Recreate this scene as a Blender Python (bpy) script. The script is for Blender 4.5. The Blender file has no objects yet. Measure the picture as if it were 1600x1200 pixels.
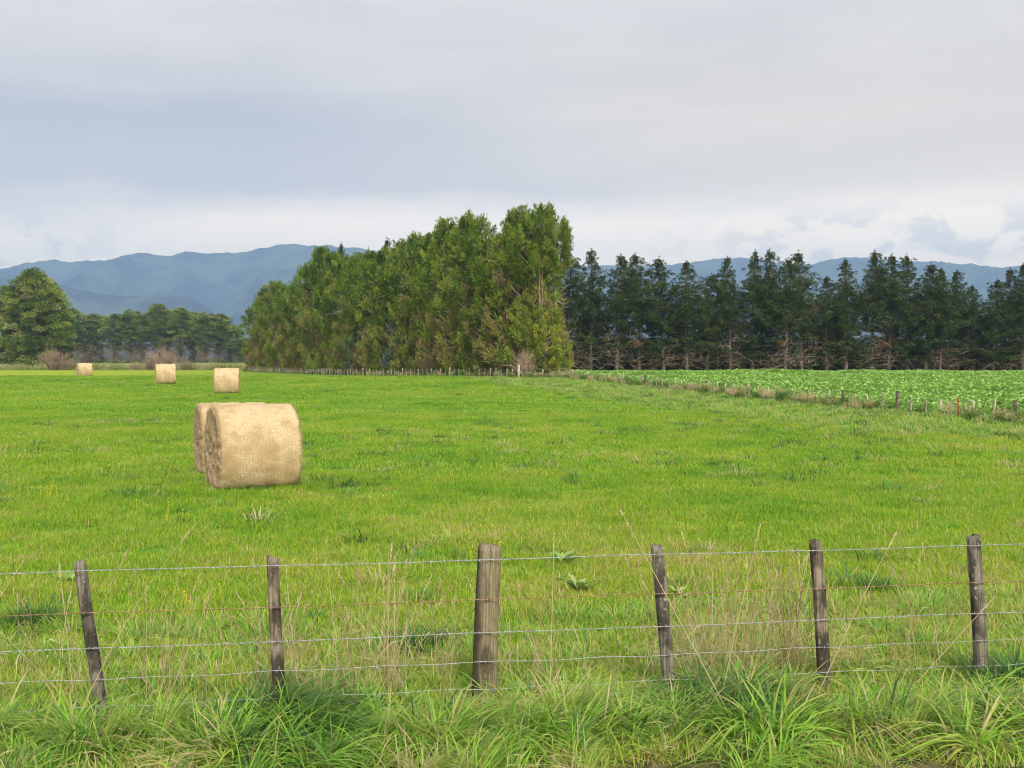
import bpy, math
import numpy as np
from mathutils import Vector
PI = math.pi
R = math.radians
F = 1778.0; HY = 557.0; CZ = 2.27
S = bpy.context.scene
C = S.collection

# ------------------------------------------------------------------ helpers
def rot_noise_setup(seed, n=256):
    r = np.random.RandomState(seed); return r.rand(n, n)
_N = rot_noise_setup(7)
def vnoise(x, y):
    x = np.asarray(x, float); y = np.asarray(y, float)
    xi = np.floor(x).astype(int); yi = np.floor(y).astype(int)
    fx = x - xi; fy = y - yi
    fx = fx*fx*(3-2*fx); fy = fy*fy*(3-2*fy)
    a = _N[xi % 256, yi % 256]; b = _N[(xi+1) % 256, yi % 256]
    c = _N[xi % 256, (yi+1) % 256]; d = _N[(xi+1) % 256, (yi+1) % 256]
    return (a*(1-fx)+b*fx)*(1-fy) + (c*(1-fx)+d*fx)*fy
def fbm(x, y, o=4):
    s = 0; a = .5; t = 0
    for i in range(o):
        s = s + a*vnoise(x*2**i+17.3*i, y*2**i+5.1*i); t += a; a *= .5
    return s/t

def gz(x, y):
    x = np.asarray(x, float); y = np.asarray(y, float)
    p = np.interp(y, [-200, 6, 48, 63, 78, 89, 96, 104, 118, 144, 170, 260, 420, 9000],
                  [0, 0, .03, .22, .40, .56, .60, .40, .22, .09, .06, .15, .02, 0])
    n = (fbm(x/5.0+40, y/5.0+40, 3)-.5)*.10*np.clip(1.6-np.hypot(x, y)/90, 0, 1)
    return p+n
def px2w(px, d):
    return ((px-800)/F*d, d)
def pz(py, d): return CZ-(py-HY)/F*d

def tag(o, label=None, cat=None, group=None, kind=None):
    if label: o['label'] = label
    if cat: o['category'] = cat
    if group: o['group'] = group
    if kind: o['kind'] = kind
    return o
def empty(name, loc, rz=0):
    o = bpy.data.objects.new(name, None); C.objects.link(o)
    o.location = loc; o.rotation_euler = (0, 0, rz); o.empty_display_size = .3
    return o

def mesh(name, V, Q=None, T=None, mat=None, attrs=None, smooth=False):
    V = np.asarray(V, np.float32).reshape(-1, 3)
    me = bpy.data.meshes.new(name)
    me.vertices.add(len(V)); me.vertices.foreach_set('co', V.ravel())
    loops = []; starts = []; tot = 0
    if Q is not None and len(Q):
        Q = np.asarray(Q, np.int32).reshape(-1, 4); loops.append(Q.ravel())
        starts.append(np.arange(len(Q))*4); tot = len(Q)*4
    if T is not None and len(T):
        T = np.asarray(T, np.int32).reshape(-1, 3); loops.append(T.ravel())
        starts.append(tot+np.arange(len(T))*3)
    loops = np.concatenate(loops); starts = np.concatenate(starts)
    me.loops.add(len(loops)); me.loops.foreach_set('vertex_index', loops.astype(np.int32))
    me.polygons.add(len(starts)); me.polygons.foreach_set('loop_start', starts.astype(np.int32))
    if smooth: me.polygons.foreach_set('use_smooth', np.ones(len(starts), bool))
    for k, v in (attrs or {}).items():
        a = me.attributes.new(k, 'FLOAT', 'POINT'); a.data.foreach_set('value', np.asarray(v, np.float32))
    me.update(); me.validate()
    if mat: me.materials.append(mat)
    return me
def obj(name, me, parent=None, link=True):
    o = bpy.data.objects.new(name, me)
    if link: C.objects.link(o)
    if parent: o.parent = parent
    return o

class MB:
    """collects vertices, quads and triangles of one mesh"""
    def __init__(s): s.V = []; s.Q = []; s.T = []; s.A = []; s.n = 0
    def add(s, V, Q=None, T=None, a=0.0):
        V = np.asarray(V, float).reshape(-1, 3)
        if Q is not None and len(Q): s.Q.append(np.asarray(Q).reshape(-1, 4)+s.n)
        if T is not None and len(T): s.T.append(np.asarray(T).reshape(-1, 3)+s.n)
        s.V.append(V); s.A.append(np.broadcast_to(np.asarray(a, float), (len(V),))); s.n += len(V)
    def tube(s, P, r, n=5, a=0.0):
        P = np.asarray(P, float); m = len(P); r = np.broadcast_to(np.asarray(r, float), (m,))
        d = np.gradient(P, axis=0); d /= np.linalg.norm(d, axis=1)[:, None]+1e-9
        up = np.array([0, 0, 1.]) if abs(d[0, 2]) < .9 else np.array([1., 0, 0])
        u = np.cross(d, up); u /= np.linalg.norm(u, axis=1)[:, None]+1e-9
        w = np.cross(d, u)
        th = np.arange(n)*2*PI/n
        V = P[:, None] + r[:, None, None]*(np.cos(th)[None, :, None]*u[:, None]+np.sin(th)[None, :, None]*w[:, None])
        i = np.arange(m-1)[:, None]*n; j = np.arange(n)[None]; k = (j+1) % n
        Q = np.stack([i+j, i+k, i+n+k, i+n+j], -1).reshape(-1, 4)
        s.add(V, Q, a=a)
        s.add(P[-1:]+0, None, None, a=a); tip = s.n-1; base = s.n-1-n
        s.T.append(np.stack([base+np.arange(n), base+(np.arange(n)+1) % n, np.full(n, tip)], -1))
    def cards(s, P, D, L, W, rng, a=0.0, droop=0.0):
        P = np.asarray(P); N = len(P)
        D = D/(np.linalg.norm(D, axis=1)[:, None]+1e-9)
        rv = rng.normal(size=(N, 3)); sd = np.cross(D, rv); sd /= np.linalg.norm(sd, axis=1)[:, None]+1e-9
        L = np.broadcast_to(np.asarray(L, float), (N,))[:, None]; W = np.broadcast_to(np.asarray(W, float), (N,))[:, None]
        m = P+D*L*.5; t = P+D*L; t[:, 2] -= (droop*L)[:, 0]
        V = np.stack([P, m+sd*W*.5, t, m-sd*W*.5], 1)
        Q = np.arange(N*4).reshape(N, 4)
        s.add(V, Q, a=np.repeat(np.broadcast_to(np.asarray(a, float), (N,)), 4))
    def build(s, name, mat, smooth=False):
        return mesh(name, np.concatenate(s.V), np.concatenate(s.Q) if s.Q else None,
                    np.concatenate(s.T) if s.T else None, mat, {'tint': np.concatenate(s.A)}, smooth)

# ------------------------------------------------------------------ materials
class NT:
    def __init__(s, name):
        s.m = bpy.data.materials.new(name); s.m.use_nodes = True; s.t = s.m.node_tree; s.t.nodes.clear()
        s.out = s.n('ShaderNodeOutputMaterial')
    def n(s, typ, **kw):
        n = s.t.nodes.new(typ)
        for k, v in kw.items(): setattr(n, k, v)
        return n
    def l(s, a, b): s.t.links.new(a, b)
    def put(s, sock, v):
        if hasattr(v, 'is_output'): s.l(v, sock)
        else: sock.default_value = v
    def math(s, op, a, b=0.0, c=0.0, clamp=False):
        n = s.n('ShaderNodeMath', operation=op, use_clamp=clamp)
        s.put(n.inputs[0], a); s.put(n.inputs[1], b); s.put(n.inputs[2], c); return n.outputs[0]
    def noise(s, vec, scale, detail=3, rough=.55, dist=0):
        n = s.n('ShaderNodeTexNoise'); n.inputs['Scale'].default_value = scale
        n.inputs['Detail'].default_value = detail; n.inputs['Roughness'].default_value = rough
        n.inputs['Distortion'].default_value = dist
        if vec is not None: s.l(vec, n.inputs['Vector'])
        return n.outputs[0]
    def mapping(s, vec, scale=(1, 1, 1), loc=(0, 0, 0), rot=(0, 0, 0)):
        n = s.n('ShaderNodeMapping'); s.l(vec, n.inputs[0])
        n.inputs['Scale'].default_value = scale; n.inputs['Location'].default_value = loc
        n.inputs['Rotation'].default_value = rot
        return n.outputs[0]
    def ramp(s, fac, stops):
        n = s.n('ShaderNodeValToRGB'); e = n.color_ramp.elements
        while len(e) < len(stops): e.new(.5)
        for i, (p, c) in enumerate(stops):
            e[i].position = p; e[i].color = (*c, 1) if len(c) == 3 else c
        s.put(n.inputs[0], fac); return n.outputs[0]
    def mix(s, f, a, b, mode='MIX'):
        n = s.n('ShaderNodeMix', data_type='RGBA', blend_type=mode)
        s.put(n.inputs[0], f)
        for i, v in ((6, a), (7, b)):
            if isinstance(v, tuple): v = (*v[:3], 1)
            s.put(n.inputs[i], v)
        return n.outputs[2]
    def sstep(s, v, a, b):
        n = s.n('ShaderNodeMapRange', interpolation_type='SMOOTHSTEP')
        s.put(n.inputs[0], v); n.inputs[1].default_value = a; n.inputs[2].default_value = b
        return n.outputs[0]
    def bsdf(s, col, rough=.8, spec=.2, bump=None, bstr=.3, bdist=.01, metal=0):
        n = s.n('ShaderNodeBsdfPrincipled')
        s.put(n.inputs['Base Color'], (*col, 1) if isinstance(col, tuple) else col)
        s.put(n.inputs['Roughness'], rough); n.inputs['Specular IOR Level'].default_value = spec
        n.inputs['Metallic'].default_value = metal
        if bump is not None:
            b = s.n('ShaderNodeBump'); b.inputs['Strength'].default_value = bstr
            b.inputs['Distance'].default_value = bdist; s.l(bump, b.inputs['Height'])
            s.l(b.outputs[0], n.inputs['Normal'])
        return n.outputs[0]
    def done(s, sh): s.l(sh, s.out.inputs['Surface']); return s.m

def leaf_mat(name, stops, transl=.3, pn=None, pk=.35, dry=0, spec=.25, rnd=.15, rough=.55):
    """foliage: per-leaf tint attribute + slow variation over the ground, through a colour ramp"""
    t = NT(name)
    at = t.n('ShaderNodeAttribute', attribute_name='tint').outputs['Fac']
    v = at
    if pn:
        geo = t.n('ShaderNodeNewGeometry').outputs['Position']
        flat = t.mapping(geo, (1, 1, 0.0))
        for sc, k in pn:
            v = t.math('MULTIPLY_ADD', t.math('SUBTRACT', t.noise(flat, sc, 2), .5), k, v)
    if dry:      # the strip along the road fence is drier
        sy = t.n('ShaderNodeSeparateXYZ'); t.l(t.n('ShaderNodeNewGeometry').outputs['Position'], sy.inputs[0])
        v = t.math('MULTIPLY_ADD', t.sstep(sy.outputs[1], 19, 8), dry, v)
    if rnd:
        ri = t.n('ShaderNodeObjectInfo').outputs['Random']
        v = t.math('MULTIPLY_ADD', t.math('SUBTRACT', ri, .5), rnd, v)
    col = t.ramp(v, stops)
    b = t.bsdf(col, rough, spec)
    tr = t.n('ShaderNodeBsdfTranslucent'); t.l(col, tr.inputs[0])
    m = t.n('ShaderNodeMixShader'); m.inputs[0].default_value = transl
    t.l(b, m.inputs[1]); t.l(tr.outputs[0], m.inputs[2])
    return t.done(m.outputs[0])

GRASS = [(0, (.06, .15, .035)), (.25, (.125, .30, .022)), (.5, (.245, .455, .018)), (.7, (.38, .47, .03)),
         (.85, (.48, .40, .12)), (1, (.62, .50, .28))]
M = {}
M['grass'] = leaf_mat('grass_blades', GRASS, .4, pn=((.11, .6), (.45, .5), (2.2, .4)), dry=.14)
M['rank'] = leaf_mat('rank_grass', [(0, (.035, .09, .03)), (.25, (.12, .29, .045)), (.5, (.29, .53, .055)), (.7, (.42, .55, .085)),
         (.85, (.44, .38, .15)), (1, (.62, .50, .29))], .45, pn=((1.1, .4), (4, .25)), rnd=.25, spec=.35, rough=.45)
M['straw'] = leaf_mat('dry_stalks', [(0, (.30, .20, .10)), (.5, (.46, .35, .18)), (1, (.60, .50, .32))], .15, rnd=.3)
M['crop'] = leaf_mat('crop_leaves', [(0, (.20, .36, .075)), (.5, (.32, .53, .11)), (1, (.46, .66, .20))], .35, pn=((.08, .25),), rnd=.08)
M['weed'] = leaf_mat('fence_weeds', [(0, (.04, .12, .02)), (.4, (.11, .22, .03)), (.7, (.36, .36, .12)), (1, (.58, .45, .29))], .25, pn=((.35, .5),), rnd=.3)
M['pine'] = leaf_mat('pine_needles', [(0, (.022, .042, .009)), (.5, (.050, .088, .017)), (.8, (.09, .135, .028)), (1, (.20, .12, .05))], .15, rnd=.12, rough=.6, spec=.2)
M['cyp'] = leaf_mat('cypress_sprays', [(0, (.035, .07, .014)), (.3, (.105, .18, .020)), (.5, (.22, .315, .032)), (.68, (.29, .28, .055)),
         (.82, (.26, .195, .085)), (1, (.30, .21, .12))], .22, rnd=.10, rough=.6, spec=.2)
M['mac'] = leaf_mat('macrocarpa_sprays', [(0, (.045, .078, .018)), (.5, (.16, .23, .038)), (.8, (.33, .38, .09)), (1, (.24, .21, .12))], .15, rnd=.15, rough=.6, spec=.2)
M['shrub'] = leaf_mat('shrub_leaves', [(0, (.08, .15, .02)), (.5, (.25, .32, .03)), (1, (.45, .42, .06))], .3, rnd=.1)
M['twig'] = leaf_mat('bare_twigs', [(0, (.13, .09, .065)), (.5, (.32, .21, .15)), (1, (.52, .43, .33))], 0.0, rnd=.1, rough=.8, spec=.1)
M['flower'] = leaf_mat('yellow_petals', [(0, (.75, .60, .02)), (1, (.85, .75, .05))], .3, rnd=0)
M['dock'] = leaf_mat('dock_leaves', [(0, (.06, .16, .02)), (.5, (.16, .32, .05)), (1, (.40, .48, .16))], .3, rnd=0)

def mat_bark(name, c1, c2):
    t = NT(name); g = t.n('ShaderNodeNewGeometry').outputs['Position']
    n = t.noise(t.mapping(g, (6, 6, 1.2)), 1.5, 4)
    return t.done(t.bsdf(t.mix(t.sstep(n, .35, .65), c1, c2), .9, .1))
M['bark'] = mat_bark('pine_bark', (.10, .075, .06), (.27, .21, .17))
M['pale_bark'] = mat_bark('pale_bark', (.20, .15, .11), (.46, .38, .30))

def mat_post(name, base, pale, dark, lich=.5, seed=0):
    t = NT(name); tc = t.n('ShaderNodeTexCoord').outputs['Object']
    tc = t.mapping(tc, (1, 1, 1), (seed*3.1, seed*1.7, 0))
    grain = t.noise(t.mapping(tc, (60, 60, 2.2)), 1.6, 5, .65, .4)
    blot = t.noise(t.mapping(tc, (7, 7, 3.2)), 1.0, 4, .6)
    spots = t.noise(tc, 34, 3, .6)
    col = t.mix(t.sstep(grain, .36, .64), base, pale)
    col = t.mix(t.math('MULTIPLY', t.sstep(blot, .44, .60), .85), col, dark)
    col = t.mix(t.math('MULTIPLY', t.sstep(spots, .64, .70), lich), col, (.42, .43, .33))
    if seed == 3:      # shaded left flank of the thick strainer, painted dark into the wood colour
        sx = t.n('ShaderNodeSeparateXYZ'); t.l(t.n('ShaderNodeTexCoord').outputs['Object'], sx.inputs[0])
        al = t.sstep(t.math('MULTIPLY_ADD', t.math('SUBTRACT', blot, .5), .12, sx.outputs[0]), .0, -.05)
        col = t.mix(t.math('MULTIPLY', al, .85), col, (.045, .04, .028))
    cr = t.sstep(t.noise(t.mapping(tc, (95, 95, 1.3)), 1, 2, .5, .6), .68, .76)
    col = t.mix(cr, col, (.025, .02, .016))
    h = t.math('SUBTRACT', grain, t.math('MULTIPLY', cr, .8))
    return t.done(t.bsdf(col, .88, .15, h, .7, .004))
M['post_grey'] = mat_post('weathered_grey_wood', (.10, .09, .07), (.25, .225, .18), (.028, .025, .02), .6, 1)
M['post_brown'] = mat_post('split_brown_wood', (.13, .105, .075), (.30, .25, .185), (.03, .026, .02), .35, 2)
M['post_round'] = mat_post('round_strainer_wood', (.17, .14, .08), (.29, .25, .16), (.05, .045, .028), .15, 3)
M['far_post'] = mat_post('far_post_wood', (.26, .21, .16), (.46, .40, .32), (.12, .095, .07), .1, 4)
M['dark_post'] = mat_post('dark_post_wood', (.10, .075, .055), (.17, .13, .10), (.05, .04, .03), .1, 5)
M['pale_post'] = mat_post('pale_post_wood', (.42, .37, .30), (.62, .56, .47), (.25, .2, .15), .1, 6)
M['rust_post'] = mat_post('rusty_post_paint', (.38, .13, .04), (.48, .19, .06), (.2, .08, .03), .05, 7)

def mat_metal(name, c1, c2, rough, metal):
    t = NT(name); tc = t.n('ShaderNodeTexCoord').outputs['Object']
    n = t.noise(tc, 30, 3)
    return t.done(t.bsdf(t.mix(t.sstep(n, .4, .6), c1, c2), rough, .5, metal=metal))
M['galv'] = mat_metal('galvanised_wire', (.30, .31, .32), (.46, .47, .49), .5, .6)
M['rust'] = mat_metal('rusty_wire', (.20, .10, .05), (.36, .21, .12), .8, .0)

def mat_wrap():
    t = NT('straw_bale_net'); tc = t.n('ShaderNodeTexCoord').outputs['Object']
    at = t.n('ShaderNodeAttribute', attribute_name='tint').outputs['Fac']   # angle around the bale
    sx = t.n('ShaderNodeSeparateXYZ'); t.l(tc, sx.inputs[0])
    cb = t.n('ShaderNodeCombineXYZ'); t.l(sx.outputs[0], cb.inputs[0]); t.l(at, cb.inputs[1])
    uv = cb.outputs[0]
    fine = t.noise(t.mapping(uv, (150, 60, 1)), 1, 3, .7)
    strands = t.noise(t.mapping(tc, (30, 70, 70)), 1, 4, .7, .5)
    w = t.math('SINE', t.math('MULTIPLY', t.math('ADD', sx.outputs[0], t.math('MULTIPLY', strands, .006)), 2*PI/.024))
    wy = t.math('SINE', t.math('MULTIPLY', at, 2*PI/.03))
    net = t.math('MULTIPLY', t.sstep(w, .1, 1.0), t.sstep(wy, -1.0, .5))
    big = t.noise(tc, 2.2, 4, .6)
    col = t.mix(t.sstep(strands, .3, .7), (.40, .29, .15), (.68, .54, .33))
    col = t.mix(t.math('MULTIPLY', t.sstep(big, .45, .62), .75), col, (.40, .27, .125))
    col = t.mix(t.math('MULTIPLY', net, .6), col, (.26, .175, .08))
    col = t.mix(t.math('MULTIPLY', t.sstep(fine, .56, .68), .8), col, (.86, .77, .56))
    h = t.math('ADD', t.math('MULTIPLY', net, -.35), t.math('ADD', strands, fine))
    return t.done(t.bsdf(col, .75, .2, h, .6, .012))
M['wrap'] = mat_wrap()
def mat_end():
    t = NT('straw_end_face'); tc = t.n('ShaderNodeTexCoord').outputs['Object']
    n1 = t.noise(t.mapping(tc, (1, 40, 40)), 1, 5, .75, 1.2)
    n2 = t.noise(tc, 4.5, 4, .6)
    col = t.mix(t.sstep(n1, .30, .70), (.26, .16, .085), (.74, .56, .33))
    col = t.mix(t.math('MULTIPLY', t.sstep(n2, .45, .62), .5), col, (.34, .22, .16))
    return t.done(t.bsdf(col, .85, .1, n1, .9, .03))
M['end'] = mat_end()

# ------------------------------------------------------------------ ground
def line_x(y):            # the fence between paddock and crop, continued as the hedge's fence
    return 4.3+(89-y)*.251
def mat_ground():
    t = NT('farm_ground')
    g = t.n('ShaderNodeNewGeometry').outputs['Position']
    sp = t.n('ShaderNodeSeparateXYZ'); t.l(g, sp.inputs[0]); X, Y = sp.outputs[0], sp.outputs[1]
    flat = t.mapping(g, (1, 1, 0))
    big = t.noise(flat, .045, 3); mid = t.noise(flat, .6, 4); fine = t.noise(flat, 9, 5, .7); soil = t.noise(flat, 1.4, 4, .6)
    v = t.math('ADD', t.math('MULTIPLY', big, .5), t.math('ADD', t.math('MULTIPLY', mid, .3), t.math('MULTIPLY', fine, .25)))
    col = t.ramp(v, [(.3, (.05, .13, .016)), (.5, (.095, .21, .014)), (.62, (.15, .25, .018)), (.75, (.26, .28, .05))])
    # thatch and bare earth in the near verge
    wob = t.math('MULTIPLY_ADD', t.math('SUBTRACT', soil, .5), 2.4, Y)
    vg = t.sstep(wob, 7.6, 6.2)
    col = t.mix(t.math('MULTIPLY', vg, .9), col, t.mix(t.sstep(fine, .4, .65), (.045, .032, .02), (.16, .115, .065)))
    # yellow-flowering strip over the crest on the left
    yb = t.math('MULTIPLY', t.sstep(t.math('MULTIPLY_ADD', t.math('SUBTRACT', big, .5), 18, Y), 100, 112), t.sstep(Y, 183, 178))
    yb = t.math('MULTIPLY', yb, t.sstep(X, -14, -52))
    col = t.mix(t.math('MULTIPLY', yb, .65), col, t.mix(t.sstep(mid, .35, .65), (.22, .31, .02), (.40, .40, .03)))
    # earth under the crop
    fx = t.math('SUBTRACT', X, t.math('MULTIPLY_ADD', Y, -.251, 26.64))
    cm = t.math('MULTIPLY', t.sstep(fx, .5, 1.4), t.sstep(Y, 150, 140))
    cm = t.math('MULTIPLY', cm, t.sstep(X, 3, 6))
    col = t.mix(cm, col, (.12, .22, .04))
    # far country, duller
    far = t.sstep(Y, 380, 900)
    col = t.mix(t.math('MULTIPLY', far, .8), col, t.mix(t.sstep(t.noise(flat, .004, 3), .4, .6), (.05, .08, .03), (.11, .15, .04)))
    return t.done(t.bsdf(col, .95, .1, t.math('ADD', mid, fine), .5, .04))
gx = np.unique(np.concatenate([np.linspace(-5800, -300, 24), np.linspace(-300, -70, 24), np.linspace(-70, 70, 190), np.linspace(70, 300, 24), np.linspace(300, 5800, 24)]))
gy = np.unique(np.concatenate([np.linspace(-180, -5, 12), np.linspace(-5, 30, 80), np.linspace(30, 200, 190), np.linspace(200, 1000, 40), np.linspace(1000, 8400, 28)]))
GX, GY = np.meshgrid(gx, gy); nx, ny = len(gx), len(gy)
V = np.stack([GX, GY, gz(GX, GY)], -1)
i = np.arange(ny-1)[:, None]*nx+np.arange(nx-1)[None]
Q = np.stack([i, i+1, i+nx+1, i+nx], -1).reshape(-1, 4)
g = obj('ground', mesh('ground', V, Q, mat=mat_ground(), smooth=True)); tag(g, kind='structure')

# ------------------------------------------------------------------ hills
ridge_px = [-900, -700, -500, -300, -150, 0, 30, 60, 85, 115, 165, 195, 218, 240, 265, 295, 330, 370, 400, 430, 450, 485, 515, 550, 580, 640, 700, 780, 860,
            950, 1030, 1075, 1120, 1155, 1200, 1240, 1270, 1320, 1345, 1390, 1440, 1500, 1570, 1600, 1800, 2000, 2200, 2500]
ridge_py = [440, 425, 430, 415, 424, 419, 418, 410, 405, 408, 405, 399, 394, 397, 401, 393, 395, 394, 389, 382, 378, 384, 380, 385, 389, 394, 399, 404, 410,
            414, 413, 410, 403, 401, 408, 412, 411, 400, 401, 405, 408, 412, 416, 415, 408, 420, 412, 430]
def hills_mesh():
    x = np.linspace(-5600, 5600, 520); y = np.linspace(4100, 8350, 180)
    X, Y = np.meshgrid(x, y)
    yr = 7000+500*(fbm(x/1900+3, x*0+1.5, 2)-.5)*2
    YR = np.broadcast_to(yr, X.shape)
    U = X/YR*F+800
    H = (HY-np.interp(U, ridge_px, ridge_py))/F*YR+2.27
    t = np.clip(np.abs(Y-YR)/np.where(Y < YR, 2500, 1000), 0, 1)
    f = (1-t)**1.15
    wx = X+420*(fbm(X/900+9, Y/900+3, 3)-.5)
    r1 = 1-np.abs(2*fbm(wx/620+5, Y/2300+2, 4)-1)
    r2 = 1-np.abs(2*fbm(wx/230+15, Y/700+8, 4)-1)
    bump = (r1-.8)*900*f*(1-f)*2.0+(r2-.8)*330*f*(1-f)*2.6
    h = H*f+bump+(fbm(X/60, Y/60, 3)-.5)*20*(f > .02)+(fbm(X/21, Y/26, 2)-.5)*9*(f > .02)
    # a lower spur in front, left
    yn = 5000
    un = X/yn*F+800
    hn = (HY-np.interp(un, [-900, -200, 0, 80, 110, 150, 200, 240, 300, 315, 350, 395, 430], [430, 425, 432, 437, 447, 456, 461, 459, 464, 472, 497, 535, 557]))/F*yn
    tn = np.clip(np.abs(Y-yn)/850, 0, 1)
    hn = hn*(1-tn)**1.1+(fbm(X/170+4, Y/170, 4)-.5)*70*(1-tn)*tn*3+(fbm(X/50, Y/50, 3)-.5)*10
    h = np.maximum(h, hn)-4
    nx, ny = len(x), len(y); i = np.arange(ny-1)[:, None]*nx+np.arange(nx-1)[None]
    t = NT('hill_bush')
    gg = t.n('ShaderNodeNewGeometry').outputs['Position']
    n = t.noise(gg, .0045, 6, .65); n2 = t.noise(gg, .0016, 3, .5)
    col = t.mix(t.sstep(n, .42, .6), (.004, .010, .008), (.06, .085, .04))
    sx = t.n('ShaderNodeSeparateXYZ'); t.l(gg, sx.inputs[0])
    low = t.math('MULTIPLY', t.sstep(sx.outputs[2], 330, 90), t.sstep(n2, .5, .6))
    col = t.mix(low, col, (.07, .11, .05))
    mt = t.done(t.bsdf(col, .95, .05))
    return mesh('hills', np.stack([X, Y, h], -1), np.stack([i, i+1, i+nx+1, i+nx], -1).reshape(-1, 4), mat=mt, smooth=True)
tag(obj('hills', hills_mesh()), kind='structure')

# ------------------------------------------------------------------ haze
def box_mesh(name, x0, x1, y0, y1, z0, z1, mat):
    V = [(x, y, z) for z in (z0, z1) for y in (y0, y1) for x in (x0, x1)]
    return mesh(name, V, [(0, 2, 3, 1), (4, 5, 7, 6), (0, 1, 5, 4), (2, 6, 7, 3), (0, 4, 6, 2), (1, 3, 7, 5)], mat=mat)
hm = bpy.data.materials.new('air'); hm.use_nodes = True; hm.node_tree.nodes.clear()
ho = hm.node_tree.nodes.new('ShaderNodeOutputMaterial'); hv = hm.node_tree.nodes.new('ShaderNodeVolumePrincipled')
hv.inputs['Color'].default_value = (.41, .64, 1.0, 1); hv.inputs['Density'].default_value = 1.85e-4
hv.inputs['Anisotropy'].default_value = 0.0
hm.node_tree.links.new(hv.outputs[0], ho.inputs['Volume'])
tag(obj('haze', box_mesh('haze', -6000, 6000, -200, 8500, -6, 770, hm)), kind='stuff')

# ------------------------------------------------------------------ scattering of uncountable stuff
def grp_scatter(coll, mat=None):
    ng = bpy.data.node_groups.new('scatter', 'GeometryNodeTree')
    ng.interface.new_socket('Geometry', in_out='INPUT', socket_type='NodeSocketGeometry')
    ng.interface.new_socket('Geometry', in_out='OUTPUT', socket_type='NodeSocketGeometry')
    N = ng.nodes.new; L = ng.links.new
    gi = N('NodeGroupInput'); go = N('NodeGroupOutput'); ip = N('GeometryNodeInstanceOnPoints'); ci = N('GeometryNodeCollectionInfo')
    ci.inputs['Collection'].default_value = coll; ci.inputs['Separate Children'].default_value = True; ci.inputs['Reset Children'].default_value = True
    def at(nm, ty):
        a = N('GeometryNodeInputNamedAttribute'); a.data_type = ty; a.inputs['Name'].default_value = nm; return a.outputs[0]
    L(gi.outputs[0], ip.inputs['Points']); L(ci.outputs[0], ip.inputs['Instance'])
    ip.inputs['Pick Instance'].default_value = True
    L(at('idx', 'INT'), ip.inputs['Instance Index']); L(at('rot', 'FLOAT_VECTOR'), ip.inputs['Rotation']); L(at('scl', 'FLOAT_VECTOR'), ip.inputs['Scale'])
    L(ip.outputs[0], go.inputs[0])
    return ng
def protos(name, meshes):
    c = bpy.data.collections.new(name)
    for m in meshes: c.objects.link(bpy.data.objects.new(m.name, m))
    return c
def scatter(name, P, coll, rng, scl=(.8, 1.2), tilt=.0, label=None, cat=None, zs=1.0, rz=None, follow=None):
    P = np.asarray(P, np.float32); n = len(P)
    me = bpy.data.meshes.new(name); me.vertices.add(n); me.vertices.foreach_set('co', P.ravel())
    rot = np.zeros((n, 3), np.float32); rot[:, 0] = rng.normal(0, tilt, n); rot[:, 1] = rng.normal(0, tilt, n)
    rot[:, 2] = rng.rand(n)*2*PI if rz is None else rz
    s = rng.uniform(scl[0], scl[1], n).astype(np.float32)[:, None]*np.array([[1, 1, zs]], np.float32)
    a = me.attributes.new('rot', 'FLOAT_VECTOR', 'POINT'); a.data.foreach_set('vector', rot.ravel())
    a = me.attributes.new('scl', 'FLOAT_VECTOR', 'POINT'); a.data.foreach_set('vector', s.astype(np.float32).ravel())
    a = me.attributes.new('idx', 'INT', 'POINT'); a.data.foreach_set('value', rng.randint(0, len(coll.objects), n).astype(np.int32))
    o = obj(name, me); md = o.modifiers.new('scatter', 'NODES'); md.node_group = grp_scatter(coll)
    tag(o, label, cat, kind='stuff')
    return o

def blades(mb, P, h, w, lean, az, tint, seg=3, curl=1.0):
    """curved tapering grass blades; lean = how far the tip goes sideways as a fraction of h"""
    N = len(P)
    t = np.linspace(0, 1, seg+1)
    d = np.stack([np.cos(az), np.sin(az), az*0], -1); sd = np.stack([-np.sin(az), np.cos(az), az*0], -1)
    tw = (t**(1+curl))[None, :, None]
    up = h[:, None, None]*(t[None, :, None]*np.sqrt(np.clip(1-(lean[:, None, None]*.75*t[None, :, None])**2, .05, 1)))
    up = up - (h*np.clip(lean-.8, 0, 2))[:, None, None]*tw*.6
    C0 = P[:, None]+d[:, None]*(h*lean)[:, None, None]*tw+np.array([0, 0, 1.])[None, None]*up
    ww = (w[:, None]*.5*np.array([.8]+[1]*(seg-1)+[0.0])[None]*(1-.55*t[None]**2))[..., None]
    Lf = C0-sd[:, None]*ww; Rt = C0+sd[:, None]*ww
    V = np.concatenate([np.stack([Lf[:, :-1], Rt[:, :-1]], 2).reshape(N, -1, 3), C0[:, -1:]], 1)
    k = 2*seg+1; b = (np.arange(N)*k)[:, None]
    Q = np.concatenate([b+np.array([[2*j, 2*j+1, 2*j+3, 2*j+2]]) for j in range(seg-1)], 0)
    T = b+np.array([[2*seg-2, 2*seg-1, 2*seg]])
    mb.add(V, Q, T, np.repeat(tint, k))

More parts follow.
